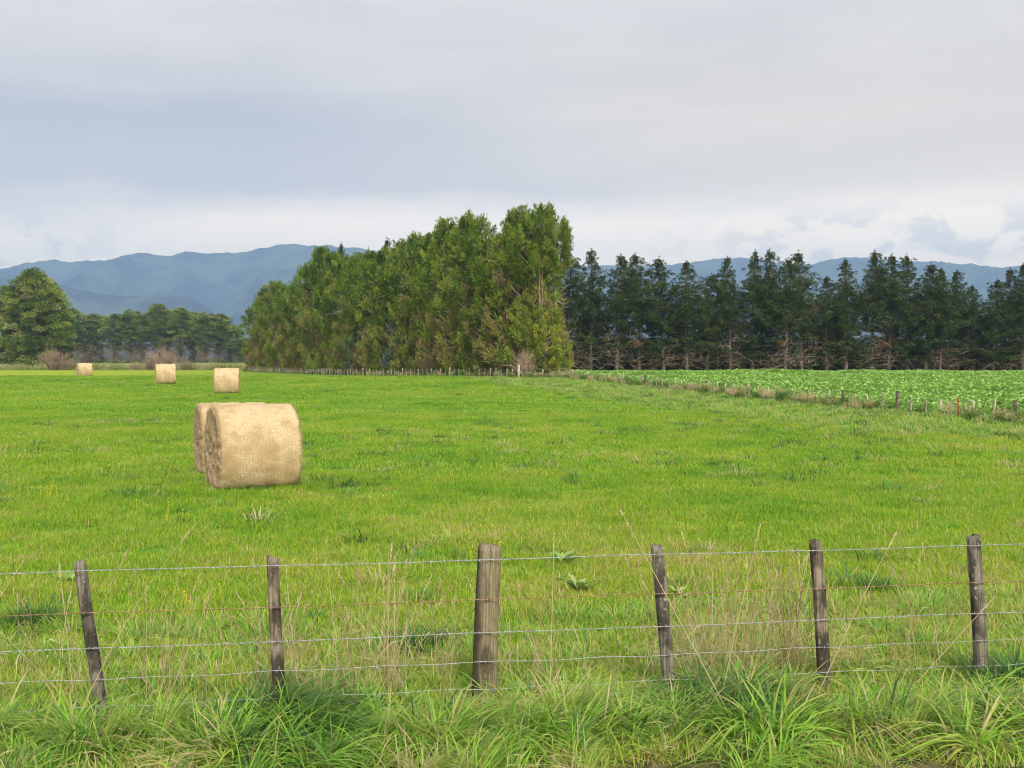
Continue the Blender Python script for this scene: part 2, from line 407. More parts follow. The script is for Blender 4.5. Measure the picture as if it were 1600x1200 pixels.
def turf_patch(name, seed, size, n, h, w, mat, tint=(.45, .13), straw=.05, seg=2):
    r = np.random.RandomState(seed); mb = MB()
    P = np.zeros((n, 3)); rr = np.sqrt(r.rand(n))*size*.6; a = r.rand(n)*2*PI
    P[:, 0] = rr*np.cos(a); P[:, 1] = rr*np.sin(a); P[:, 2] = -.01
    clump = fbm(P[:, 0]/size*5+seed*3.3, P[:, 1]/size*5+seed, 2)
    ti = r.normal(tint[0], tint[1], n)+(clump-.5)*.3
    ti = np.where(r.rand(n) < straw, r.uniform(.8, 1, n), ti)
    hh = r.uniform(h[0], h[1], n)*(.7+.6*clump)
    blades(mb, P, hh, r.uniform(.6, 1.3, n)*w, r.uniform(.2, 1.7, n), r.rand(n)*2*PI, np.clip(ti, .02, 1), seg)
    return mb.build(name, mat)

rng = np.random.RandomState(3)
def wedge(n, d0, d1, margin, rng, pw=1.0):
    """points in the strip of ground the camera and its neighbours see, from d0 to d1 metres"""
    y = np.sqrt(rng.rand(n)*((d1+4)**2-(d0+4)**2)+(d0+4)**2)-4
    x = (rng.rand(n)*2-1)*(y*.455+margin)
    return x, y
def on_ground(x, y, dz=0): return np.stack([x, y, gz(x, y)+dz], -1)
def in_paddock(x, y): return (x < line_x(y)-.3) & ((y < 87) | (x < 4-.5225*(y-90)-5.0))

near = protos('turf_near', [turf_patch('turf_near', 10+i, .6, 680, (.04, .10), .0055, M['grass'], (.50, .15), .045, 3) for i in range(6)])
x, y = wedge(2600, 6.6, 22, 2.0, rng)
x2, y2 = wedge(3000, 21, 45, 3.5, rng)
scatter('short_grass', on_ground(x, y), near, rng, (.8, 1.35), .03, 'bright green short pasture grass behind the barbed wire fence', 'grass')
mid = protos('turf_mid', [turf_patch('turf_mid', 30+i, 1.1, 560, (.05, .10), .011, M['grass'], (.48, .15), .035) for i in range(6)])
k = in_paddock(x2, y2)
scatter('pasture_grass', on_ground(x2[k], y2[k]), mid, rng, (.8, 1.3), .02, 'green pasture grass around the pair of close bales', 'grass')
far = protos('turf_far', [turf_patch('turf_far', 50+i, 2.4, 620, (.05, .10), .024, M['grass'], (.47, .15), .035) for i in range(6)])
x, y = wedge(2600, 44, 101, 8, rng); k = in_paddock(x, y)
scatter('distant_grass', on_ground(x[k], y[k]), far, rng, (.8, 1.3), .01, 'distant smooth green pasture around the three far bales', 'grass')

# rank grass of the verge
def rank_clump(name, seed, n, h, spread, w=.0075, tint=(.42, .15), straw=.12, lean=(.5, 2.0), bias=None):
    r = np.random.RandomState(seed); mb = MB()
    a = r.rand(n)*2*PI; rr = np.minimum(np.abs(r.normal(0, spread, n)), spread*1.7)
    P = np.stack([rr*np.cos(a), rr*np.sin(a), r.rand(n)*0-.02], -1)
    az = a+r.normal(0, .7, n)
    if bias is not None: az = np.where(r.rand(n) < .65, bias+r.normal(0, .35, n), az)
    ti = np.clip(r.normal(tint[0], tint[1], n), .02, .78); ti = np.where(r.rand(n) < straw, r.uniform(.82, 1, n), ti)
    hh = r.uniform(h[0], h[1], n)
    blades(mb, P, hh, r.uniform(.6, 1.35, n)*w, r.uniform(lean[0], lean[1], n), az, ti, 6, .8)
    return mb.build(name, M['rank'])
lush = protos('rank_grass', [rank_clump('rank_clump', 70+i, 150, (.16, .52), .13, (.010, .015, .012, .012, .017, .010, .014)[i], (.56 if i % 2 else .38, .17), .045, (.5, 2.2), bias=(None if i in (1, 6) else (0, 0, .35, -.3, 0, .2, 0)[i])) for i in range(7)]
              + [rank_clump('straw_clump', 90+i, 150, (.15, .38), .12, .006, (.6, .14), .5) for i in range(2)])
def fence_y(x): return 6.87+(x+3.09)*.162
n = 620
x = rng.uniform(-5.0, 5.4, n); y = 5.7+rng.rand(n)*1.25+x*.06
keep = ~((y < 6.25) & (rng.rand(n) < .45)) & ~((x > .4) & (y < 6.62) & (rng.rand(n) < .93)) & ~((np.abs(x+3.4) < .9) & (y < 6.5)) & (vnoise(x*1.3+5, y*1.7) > .22)
sc_ = scatter('long_grass', on_ground(x[keep], y[keep]), lush, rng, (.4, .9), .14, 'rank green grass arching over the roadside verge below the fence', 'grass', rz=rng.normal(0, .75, int(keep.sum())))
low = protos('low_rank', [rank_clump('low_clump', 110+i, 120, (.07, .19), .10, .008, (.50, .18), .06) for i in range(5)])
n = 1100
x = rng.uniform(-5, 5.6, n); y = fence_y(x)-.9+rng.rand(n)**1.3*3.6
scatter('tufted_grass', on_ground(x, y), low, rng, (.6, 1.15), .08, 'mixed tufted green and straw grass around the near fence posts', 'grass')
short = protos('verge_short', [rank_clump('verge_clump', 130+i, 90, (.04, .12), .09, .006, (.55, .15), .3) for i in range(4)])
n = 1100
x = rng.uniform(-4.6, 5.0, n); y = rng.uniform(5.5, 7.3, n)
k = (vnoise(x*1.6+3, y*1.6) > .30) & ~((y < 6.7) & (vnoise(x*3+3, y*3) < .55))
scatter('trampled_grass', on_ground(x[k], y[k]), short, rng, (.6, 1.2), .1, 'short patchy grass and dry litter over bare earth at the roadside edge', 'grass')

def thatch(name, seed):
    r = np.random.RandomState(seed); mb = MB(); n = 130
    P = np.stack([r.normal(0, .16, n), r.normal(0, .12, n), r.rand(n)**2*.10], -1)
    D = r.normal(0, 1, (n, 3))*[1, .7, .18]+[0, 0, .08]
    mb.cards(P, D, r.uniform(.06, .24, n), .006, r, np.clip(r.normal(.86, .12, n), .5, 1), .25)
    return mb.build(name, M['rank'])
th_ = protos('thatch', [thatch('thatch', 145+i) for i in range(4)])
n = 120; x = rng.uniform(-5, 5.2, n); y = rng.uniform(5.9, 8.6, n); k = vnoise(x*1.1+8, y*1.5+2) > .45
scatter('dry_thatch', on_ground(x[k], y[k], .03), th_, rng, (.6, 1.3), .1, 'flattened dead straw lying through the verge grass', 'dry grass')
# rougher tufts through the pasture
rough = protos('rough_tufts', [rank_clump('rough_tuft', 150+i, 110, (.08, .20), .13, .009, (t, .12), s) for i, (t, s) in enumerate([(.05, .02), (.2, .05), (.2, .3), (.74, .8), (.1, .1)])])
x, y = wedge(700, 9, 40, 2, rng); k = in_paddock(x, y) & (vnoise(x*.25+9, y*.25) > .4)
P1 = on_ground(x[k], y[k])
x, y = wedge(900, 38, 98, 6, rng); k = in_paddock(x, y) & (vnoise(x*.12+3, y*.12) > .42)
P2 = on_ground(x[k], y[k])
scatter('rough_grass', np.concatenate([P1, P2]), rough, rng, (.7, 1.55), .05, 'scattered darker and straw coloured tufts dotted through the pasture', 'grass')
# unmown strip along the crop fence
n = 3200
yy = rng.uniform(32, 90, n); off = rng.rand(n)**1.15*8.5
xx = line_x(yy)+.5-off
strip = protos('strip_tufts', [rank_clump('strip_tuft', 170+i, 80, (.14, .36), .2, .02, (t, .14), s) for i, (t, s) in enumerate([(.10, .01), (.5, .04), (.62, .1), (.66, .25), (.4, .02)])])
scatter('strip_grass', on_ground(xx, yy), strip, rng, (.35, 1.0), .06, 'uneven longer grass in a strip beside the crop fence', 'grass')

# fence weeds (brown seed heads)
def weed(name, seed, brown):
    r = np.random.RandomState(seed); mb = MB(); n = 26
    for i in range(n):
        h = r.uniform(.35, .8); a = r.rand()*2*PI; l = r.uniform(.05, .25)
        b = np.array([r.normal(0, .12), r.normal(0, .12), 0]); tp = b+[l*math.cos(a), l*math.sin(a), h]
        mb.tube([b, (b+tp)/2+[0, 0, .03], tp], [.006, .005, .003], 3, brown)
        m = 10; P = b+(tp-b)*r.uniform(.55, 1, (m, 1))+r.normal(0, .02, (m, 3))
        mb.cards(P, r.normal(0, .6, (m, 3))+[0, 0, .7], .10, .03, r, np.clip(r.normal(brown, .15, m), 0, 1))
    n = 40; P = r.normal(0, .15, (n, 3)); P[:, 2] = r.uniform(0, .25, n)
    mb.cards(P, r.normal(0, .5, (n, 3))+[0, 0, .8], r.uniform(.1, .28, n), .04, r, np.clip(r.normal(.3, .15, n), 0, 1))
    return mb.build(name, M['weed'])
wd = protos('weeds', [weed('weed', 200+i, (.85, .6, .35, .9, .25)[i]) for i in range(5)])
n = 430; yy = rng.uniform(31, 92, n); k = vnoise(yy*.16+2, yy*0) > .25; yy = yy[k]
P = on_ground(line_x(yy)+rng.normal(-.15, .35, len(yy)), yy)
n = 330; t_ = rng.rand(n); hx = .8-40.5*t_; hyy = 88.0+80*t_
P = np.concatenate([P, on_ground(hx+rng.normal(.4, .5, n), hyy+rng.normal(.3, .4, n)), on_ground(rng.uniform(.8, 4.6, 60), 88.6+rng.normal(0, .4, 60))])
scatter('fence_weeds', P, wd, rng, (.35, .75), .05, 'brownish weeds and seed heads growing along the far fences', 'weeds')

# leafy crop
def crop_plant(name, seed):
    r = np.random.RandomState(seed); mb = MB()
    for i in range(26):
        a = r.rand()*2*PI; el = r.uniform(.6, 1.45); L = r.uniform(.16, .40); w = r.uniform(.035, .07)
        d = np.array([math.cos(a)*math.cos(el), math.sin(a)*math.cos(el), math.sin(el)])
        s_ = np.array([-math.sin(a), math.cos(a), 0]); up = np.cross(s_, d)*-1
        b = d*.05; st = b+d*L*.45; ti = r.uniform(.28, .72)
        mb.tube([b, st], [.008, .006], 3, .9)
        m1 = st+d*L*.3; tip = st+d*L*.62+np.array([math.cos(a), math.sin(a), -.7])*L*.22
        V = [st, m1-s_*w+up*.03, tip, m1+s_*w+up*.03, m1-up*.015]
        mb.add(V, None, [(0, 1, 4), (1, 2, 4), (2, 3, 4), (3, 0, 4)], ti)
    return mb.build(name, M['crop'])
cp = protos('crop', [crop_plant('crop_plant', 230+i) for i in range(6)])
n = 68000; yy = np.sqrt(rng.rand(n)*(137.0**2-31**2)+31**2); xx = line_x(yy)+.9+rng.rand(n)*(yy*.5+10)
k = (xx < yy*.47+6) & (xx > 4.6)
scatter('leafy_crop', on_ground(xx[k], yy[k], .02+(fbm(xx[k]/4, yy[k]/4, 3)-.5)*.6), cp, rng, (.55, 1.25), .1, 'dense bright green leafy fodder crop in the field beyond the fence', 'crop')

# yellow flowers
def flower(name, seed):
    r = np.random.RandomState(seed); mb = MB()
    for i in range(4):
        b = np.array([r.normal(0, .12), r.normal(0, .12), 0]); h = r.uniform(.10, .2)
        mb.tube([b, b+[0, 0, h]], .0012, 3, 0)
        for q in range(6):
            a = q*PI/3; mb.cards((b+[0, 0, h])[None], np.array([[math.cos(a), math.sin(a), .35]]), .014, .011, r, .5)
    return mb.build(name, M['flower'])
fl = protos('flowers', [flower('flower', 300+i) for i in range(3)])
x, y = wedge(60, 8, 19, 0, rng); x -= 1.5; k = vnoise(x*.8+1, y*.8) > .52
scatter('yellow_flowers', on_ground(x[k], y[k]), fl, rng, (.8, 1.3), .1, 'small yellow buttercup flowers dotted in the pasture', 'flowers')

# dry stalks
def stalk_mesh(mb, P, r0, rng, ti, head=True, hl=.16):
    mb.tube(P, np.linspace(r0, r0*.45, len(P)), 4, ti)
    if head:
        P = np.asarray(P); L = P[-1]-P[-2]; L /= np.linalg.norm(L); n = 46
        B = P[-1]-L*hl*rng.rand(n)[:, None]
        mb.cards(B, L+rng.normal(0, .22, (n, 3)), rng.uniform(.012, .03, n), .0045, rng, np.clip(ti+rng.normal(0, .15, n), 0, 1))
def curve_stalk(b, tip, bend, n=9):
    b = np.asarray(b, float); tip = np.asarray(tip, float); t = np.linspace(0, 1, n)[:, None]
    return b+(tip-b)*t+np.array([0, 0, 1.])*bend*4*(t*(1-t))
def stalk_bunch(name, seed, n, h, lean, spread):
    r = np.random.RandomState(seed); mb = MB()
    for i in range(n):
        hh = r.uniform(*h); a = r.rand()*2*PI; l = r.uniform(*lean)*hh
        b = np.array([r.normal(0, spread), r.normal(0, spread), 0])
        stalk_mesh(mb, curve_stalk(b, b+[l*math.cos(a), l*math.sin(a), hh], r.uniform(0, .06)), .0024, r, r.uniform(.2, 1), r.rand() < .6, r.uniform(.05, .14))
        if r.rand() < .5:
            q = b+[l*.5*math.cos(a), l*.5*math.sin(a), hh*.5]; mb.cards(q[None], r.normal(0, .7, (1, 3))+[0, 0, .4], r.uniform(.1, .22), .006, r, r.uniform(.3, 1), .5)
    return mb.build(name, M['straw'])
sb = protos('stalks', [stalk_bunch('stalks', 320+i, 5, (.4, .9), (.05, .5), .06) for i in range(5)])
pts = []
for px, py, k_, s in [(440, 1035, 9, .10), (470, 1045, 5, .2), (560, 1050, 7, .25), (640, 1050, 9, .3), (1110, 1060, 8, .2), (1160, 1050, 14, .25), (1210, 1050, 12, .22), (1260, 1050, 9, .15),
                      (870, 1060, 4, .1), (1330, 1050, 5, .2), (350, 1060, 5, .3), (960, 1060, 5, .3), (60, 1090, 5, .3), (260, 1080, 4, .3), (1560, 1050, 3, .2), (760, 1100, 3, .2)]:
    xx = (px-800)/F*7.4; 
    for q in range(k_): pts.append((xx+rng.normal(0, s), fence_y(xx)+.1+abs(rng.normal(0, .35))))
pts = np.array(pts)
# each point is one small bunch
scatter('dry_stalks', on_ground(pts[:, 0], pts[:, 1]), sb, rng, (.55, 1.1), .12, 'thin dry grass stalks standing among the near fence wires', 'dry grass')

# ------------------------------------------------------------------ single plants of the foreground
def fd(px):    # distance of the fence line at a picture column
    k_ = (px-800)/F; return (6.87+3.09*.162)/(1-.162*k_)
def W(px, py, d): x, y = px2w(px, d); return np.array([x, y, pz(py, d)])
stalks = [
 ((140, 1090), (300, 825), 6.9, .10, 'long dry grass stalk leaning right between the two left posts'),
 ((860, 1075), (866, 836), 7.3, 0, 'upright dry stalk just right of the thick round post'),
 ((1062, 970), (970, 797), 7.1, 0, 'tall dry stalk slanting left across the post right of the round one'),
 ((255, 1105), (330, 922), 6.9, 0, 'dry stalk leaning right midway between the two left posts'),
 ((1305, 1040), (1402, 834), 7.4, .03, 'dry stalk leaning right from the split brown post'),
 ((-20, 960), (33, 878), 6.85, 0, 'dry stalk with a fluffy head at the left edge of the photo'),
 ((1490, 1010), (1557, 935), 7.3, 0, 'short dry stalk crossing the rightmost post'),
 ((1135, 1070), (1190, 818), 7.3, .03, 'tall pale stalk rising highest in the straw clump right of centre'),
]
for q, (b, t_, d, bend, lab) in enumerate(stalks):
    r = np.random.RandomState(400+q); B = W(*b, d); T_ = W(*t_, d+.1)
    if B[2] > .05:
        e = (B-T_)/abs(B[2]-T_[2]); B = B+e*(B[2]-.02)
    mb = MB(); T2 = T_-B; stalk_mesh(mb, curve_stalk((0, 0, 0), T2, bend), .0036, r, .75, True, .14)
    o = obj('dry_grass_stalk', mb.build('dry_grass_stalk', M['straw'])); o.location = B
    tag(o, lab, 'grass stalk', 'single dry stalks standing at the near fence')
tuss = [
 (425, 1095, .42, .10, 'large dark arching tussock at the foot of the split brown post second from left', .06),
 (345, 1105, .26, .15, 'dark tussock between the two left posts, lower than the one at the post', .08),
 (1165, 1085, .42, .22, 'tall tussock with straw coloured top right of the leaning post', .35),
 (1100, 1125, .40, .20, 'bluish arching tussock in front of the straw topped one', .05),
 (880, 1130, .46, .50, 'big pale green tussock combed over to the right, right of the round post', .22),
 (1590, 1085, .30, .12, 'dark tussock at the right edge by the rightmost post', .05),
 (45, 978, .30, .05, 'dark bluish grass tussock at the left edge behind the wires', 0),
 (1365, 925, .24, .10, 'dark grass tussock right of the split brown post', 0),
 (650, 1015, .26, .10, 'dark green grass tussock left of the thick round post', 0),
 (1055, 915, .16, .2, 'brown and green grass tussock behind the top of the leaning post', .35),
 (655, 938, .16, .2, 'small dark grass tussock under the second wire left of the round post', .1),
 (840, 775, .22, .3, 'blue green grass patch in the open pasture right of the close bales', .05),
 (1440, 960, .24, .25, 'coarse green tussock between the two right hand posts', .1),
]
for q, (px, py, h, ti, lab, st) in enumerate(tuss):
    d = (CZ*F)/(py-HY) if q > 5 else fd(px)-(.02, .28, .12, .42, .45, .0)[q]
    x, y = px2w(px, d)
    me = rank_clump('grass_tussock', 430+q, 800 if q < 6 else 300, (h*.5, h), .13 if h < .2 else (.24 if q < 6 else .17), .010 if q < 6 else .008, (ti+.1, .09), st+.04, (.7, 1.9) if q < 6 else (.4, 1.3), (0.0, None, None, 0.1, -.15, None)[q] if q < 6 else None)
    o = obj('grass_tussock', me); o.location = (x, y, float(gz(x, y))); tag(o, lab, 'grass tussock', 'tussocks standing out of the pasture')
def dock(seed, n, L):
    r = np.random.RandomState(seed); mb = MB()
    for i in range(n):
        a = r.rand()*2*PI; el = r.uniform(.5, 1.35); l = L*r.uniform(.6, 1); w = l*.17
        h_ = np.array([math.cos(a), math.sin(a), 0]); s_ = np.array([-math.sin(a), math.cos(a), 0]); b = np.array([r.normal(0, .01), r.normal(0, .01), 0])
        ts = np.linspace(0, 1, 7); c = b+np.outer(ts*l*math.cos(el)+ts**2*l*.25, h_)+np.outer(l*math.sin(el)*(ts-.35*ts**2.5), [0, 0, 1.])
        wd_ = w*np.array([.12, .5, .9, 1, .85, .5, .03]); rip = r.normal(0, w*.12, 7)
        V = np.stack([c-s_*wd_[:, None]+[0, 0, w*.25], c+np.outer(rip*0, s_), c+s_*wd_[:, None]+[0, 0, w*.25]], 1)
        V[:, :, 2] += rip[:, None]
        i_ = np.arange(6)[:, None]*3; Q = np.concatenate([i_+np.array([[0, 1, 4, 3]]), i_+np.array([[1, 2, 5, 4]])])
        mb.add(V, Q, a=np.clip(r.normal(.8, .2), 0, 1))
    return mb.build('dock_plant', M['dock'], True)
for q, (px, py, n, L, lab) in enumerate([(905, 925, 14, .26, 'pale broad-leaved dock plant behind the wires right of the round post'), (878, 885, 10, .28, 'small upright broad-leaved dock plant touching the top wire'),
                                         (1060, 935, 9, .18, 'broad-leaved weed right behind the leaning square post'), (105, 915, 8, .2, 'light green broad-leaved weed left of the leftmost post'),
                                         (1540, 1150, 12, .15, 'yellowish broad-leaved weed on bare earth in the right corner')]):
    d = (CZ*F)/(py-HY); x, y = px2w(px, d); o = obj('dock_plant', dock(460+q, n, L)); o.location = (x, y, float(gz(x, y)))
    tag(o, lab, 'weed', 'broad-leaved weeds in the grass')

# ------------------------------------------------------------------ near fence
fence = empty('wire_fence', (0, 7.36, 0)); OFF = np.array([0, 7.36, 0.])
tag(fence, 'old farm fence of five wires on leaning weathered wooden posts in the foreground', 'fence')
def near_post(base, top, wpx, kind, matn, seed, lab):
    d = fd((base[0]+top[0])/2); w = wpx/F*d/2; r = np.random.RandomState(seed)
    B = W(base[0], base[1], d+w+.012); T_ = W(top[0], top[1], d+w+.012)
    ax = (T_-B)/(T_[2]-B[2]); B = B-ax*(B[2]+.25); H = T_[2]-B[2]
    n, m = (28, 40) if kind == 'round' else (20, 40)
    th = np.arange(n)*2*PI/n+PI/4
    if kind == 'round': rad = w*(1+.02*np.sin(th*3+1))
    else:
        p = 7.0; rad = w/(np.abs(np.cos(th))**p+np.abs(np.sin(th))**p)**(1/p)
    tz = np.linspace(0, 1, m)
    V = []
    for j, t_ in enumerate(tz):
        tap = 1.06-.10*t_ if kind == 'round' else 1.03-.05*t_
        nn = 1+(.025 if kind == 'round' else .09)*(fbm(th*1.8+seed, th*0+t_*3.5*H, 3)-.5)+.07*(fbm(th*6+seed*2, th*0+t_*1.1, 2)-.5)*(kind != 'round')
        rr = rad*tap*nn
        rx = rr*np.cos(th); ry = rr*np.sin(th)*(.9 if kind != 'round' else 1)
        bow = .006*math.sin(t_*PI*1.3+seed)
        z = t_*H+np.zeros(n)
        if j == m-1: z += r.normal(0, .003, n)+.012*np.cos(th+seed)
        if j == m-1: rx *= .93; ry *= .93; z += .002
        V.append(np.stack([rx+ax[0]*z+bow, ry+ax[1]*z, z], -1))
    top_c = V[-1].mean(0)+[0, 0, -.003]
    inner = V[-1]*.55+top_c*.45+np.stack([0*th, 0*th, r.normal(-.003, .003, n)], -1)
    V.append(inner); V = np.concatenate(V+[top_c[None]])
    i = np.arange(m)[:, None]*n; j = np.arange(n)[None]; k_ = (j+1) % n
    Q = np.stack([i+j, i+k_, i+n+k_, i+n+j], -1).reshape(-1, 4)
    T = np.stack([m*n+np.arange(n), m*n+(np.arange(n)+1) % n, np.full(n, (m+1)*n)], -1)
    me = mesh('post', V, Q, T, M[matn], smooth=True)
    o = obj('post', me, fence); o.location = B-OFF
    if lab: o['label'] = lab
    for z0 in (.956, .695, .478, .287, .115):
        f_ = (z0-B[2])/H
        if not 0 < f_ < .99: continue
        q = B+np.array([ax[0], ax[1], 1])*(z0-B[2]); yw = fence_y(q[0])-.003; mb = MB()
        mb.tube([(-.004, .016, -.009), (-.002, -.006, -.010), (0, -.011, 0), (.002, -.006, .010), (.004, .016, .009)], .0017, 4)
        st = obj('staple', mb.build('staple', M['galv']), o); st.location = (q[0]-B[0], yw-B[1], z0-B[2])
    return d
posts = [((-190, 1110), (-196, 884), 18, 'sq', 'post_grey', 11, None), ((152, 1108), (123, 879), 17, 'sq', 'post_grey', 1, 'dark leaning square post'), ((434, 1075), (425, 872), 18, 'sq', 'post_brown', 2, 'split brown square post'),
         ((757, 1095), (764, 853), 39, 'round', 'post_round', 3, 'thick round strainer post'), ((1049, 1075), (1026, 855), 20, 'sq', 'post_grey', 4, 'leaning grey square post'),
         ((1291, 1060), (1275, 848), 19, 'sq', 'post_brown', 5, 'cracked grey brown square post'), ((1538, 1075), (1524, 839), 19, 'sq', 'post_grey', 6, 'lichen spotted grey square post'), ((1800, 1060), (1795, 830), 19, 'sq', 'post_grey', 9, None)]
for p in posts: near_post(*p)
wz = [(.956, 'barb'), (.695, 'rusty'), (.478, 'barb'), (.287, 'plain'), (.115, 'plain')]
r = np.random.RandomState(5)
for q, (z0, kind) in enumerate(wz):
    xs = np.arange(-4.3, 4.5, .012); ys = fence_y(xs)-.003*(1 if kind != 'barb' else 1.6)
    zs = z0+.003*np.sin(xs*2.1+q)-.003*np.abs(np.sin((xs+.35)*PI/1.12))+.004*np.sin(xs*9+q*3)*(kind == 'plain')
    ctr = np.stack([xs, ys, zs], -1)-OFF; mb = MB()
    if kind == 'barb':
        ph = xs*2*PI/.055
        for s_ in (0, PI):
            o_ = np.stack([0*xs, np.cos(ph+s_), np.sin(ph+s_)], -1)*.0019
            mb.tube(ctr+o_, .0017, 4)
        for xb in np.arange(-4.2, 4.4, .118):
            i = int((xb+r.normal(0, .006)+4.3)/.012); i = min(max(i, 1), len(ctr)-2); c = ctr[i]
            a0 = r.rand()*PI
            tt = np.linspace(0, 2*PI*1.5, 10); mb.tube(c+np.stack([(tt/9.4-.5)*.008, np.cos(tt)*.0042, np.sin(tt)*.0042], -1), .0011, 3)
            for k_ in range(4):
                a = a0+k_*PI/2+r.normal(0, .2); dd = np.array([r.normal(0, .5), math.cos(a), math.sin(a)]); dd /= np.linalg.norm(dd)
                mb.tube([c, c+dd*.009, c+dd*.018], [.0012, .0011, .0003], 3)
    else: mb.tube(ctr, .0021 if kind == 'plain' else .0027, 5)
    o = obj('barbed_wire' if kind == 'barb' else 'wire', mb.build('wire', M['rust' if kind == 'rusty' else 'galv'], True), fence)
    if kind == 'rusty': o['label'] = 'rusty plain wire'

# ------------------------------------------------------------------ far fences
def small_post(h, w, matn, seed, sides=6):
    mb = MB(); r = np.random.RandomState(seed); l = r.normal(0, .03, 2)
    mb.tube([(0, 0, -.15), (l[0]*.5, l[1]*.5, h*.5), (l[0], l[1], h-.01), (l[0], l[1], h)], [w, w, w*.95, w*.8], sides)
    return mb.build('post', M[matn])
small = {k_: [small_post(h, w, m_, s+5*i) for i in range(3)] for s, (k_, (h, w, m_)) in enumerate({'batten': (.70, .035, 'far_post'), 'pale': (.72, .035, 'pale_post'), 'thick': (.82, .07, 'far_post'),
          'dark': (.84, .065, 'dark_post'), 'rust': (.80, .035, 'rust_post'), 'strainer': (1.05, .10, 'pale_post')}.items())}
def far_fence(name, pts, kinds, label, wires, wr=.004):
    pts = np.array(pts); root = empty(name, (pts[0][0], pts[0][1], float(gz(*pts[0])))); o3 = np.array(root.location)
    tag(root, label, 'fence')
    r = np.random.RandomState(len(pts))
    for i, (p, k_) in enumerate(zip(pts, kinds)):
        if k_ is None: continue
        o = obj('post', small[k_][i % 3], root); o.location = (p[0]-o3[0], p[1]-o3[1], float(gz(*p))-o3[2])
        o.rotation_euler = (r.normal(0, .04), r.normal(0, .04), r.rand()*6); o.scale = (1, 1, r.uniform(.86, 1.08))
        if k_ in ('dark', 'rust', 'strainer'): o['label'] = {'dark': 'dark thick post', 'rust': 'rust orange post', 'strainer': 'tall pale corner post'}[k_]
    for h in wires:
        mb = MB(); mb.tube(np.stack([pts[:, 0]-o3[0], pts[:, 1]-.04-o3[1], gz(pts[:, 0], pts[:, 1])+h-o3[2]], -1), wr, 4)
        obj('wire', mb.build('wire', M['galv']), root)
    return root
r = np.random.RandomState(77)
# crop fence: from the hedge corner towards the camera on the right
cx0, cy0 = 4.6, 88.0; u = np.array([.2434, -.970]); n = 58
pts = [(cx0+u[0]*i+r.normal(0, .04), cy0+u[1]*i) for i in range(n)]
kinds = ['batten' if r.rand() < .6 else 'pale' for i in range(n)]
for i, p in enumerate(pts):
    px = p[0]/p[1]*F+800
    for target, k_ in ((885, 'thick'), (1010, 'dark'), (1112, 'thick'), (1172, 'thick'), (1317, 'dark'), (1395, 'dark'), (1492, 'rust'), (1599, 'dark')):
        q = [abs(a[0]/a[1]*F+800-target) for a in pts]
        if i == int(np.argmin(q)): kinds[i] = k_
far_fence('crop_fence', pts, kinds, 'long post and batten fence between the pasture and the leafy crop', (.25, .45, .65))
# hedge fence
n = 84; pts = [(1.0-.4645*i*1.0, 88.2+.887*i*1.0) for i in range(n)]
kinds = ['batten' if r.rand() < .65 else 'pale' for i in range(n)]
for i in range(3, n, 11): kinds[i] = 'thick'
kinds[1] = 'strainer'; kinds[0] = None
pts[0] = (1.3, 88.2)
hf = far_fence('hedge_fence', pts[1:], kinds[1:], 'close-set post and batten fence running along the foot of the tall hedge', (.25, .45, .62))
mb = MB(); mb.tube([(0.05, -.05, .6), (.55, -.1, -.02)], .035, 5); obj('brace', mb.build('brace', M['pale_post']), hf)
pts = [(1.15+i*.62, 88.4-.03*i) for i in range(6)]
far_fence('short_fence', pts, ['batten', 'batten', 'pale', 'batten', 'batten', 'batten'], 'short run of fence between the pale corner post and the crop field', (.4, .8))
pts = [(-86+i*2.2, 190+.0*i) for i in range(11)]
far_fence('paddock_fence', pts, ['pale', 'batten', 'pale', 'batten', 'pale', 'batten', 'batten', 'pale', 'batten', 'batten', 'pale'], 'faint pale post fence in front of the big tree at far left', (.5, .9), .012)

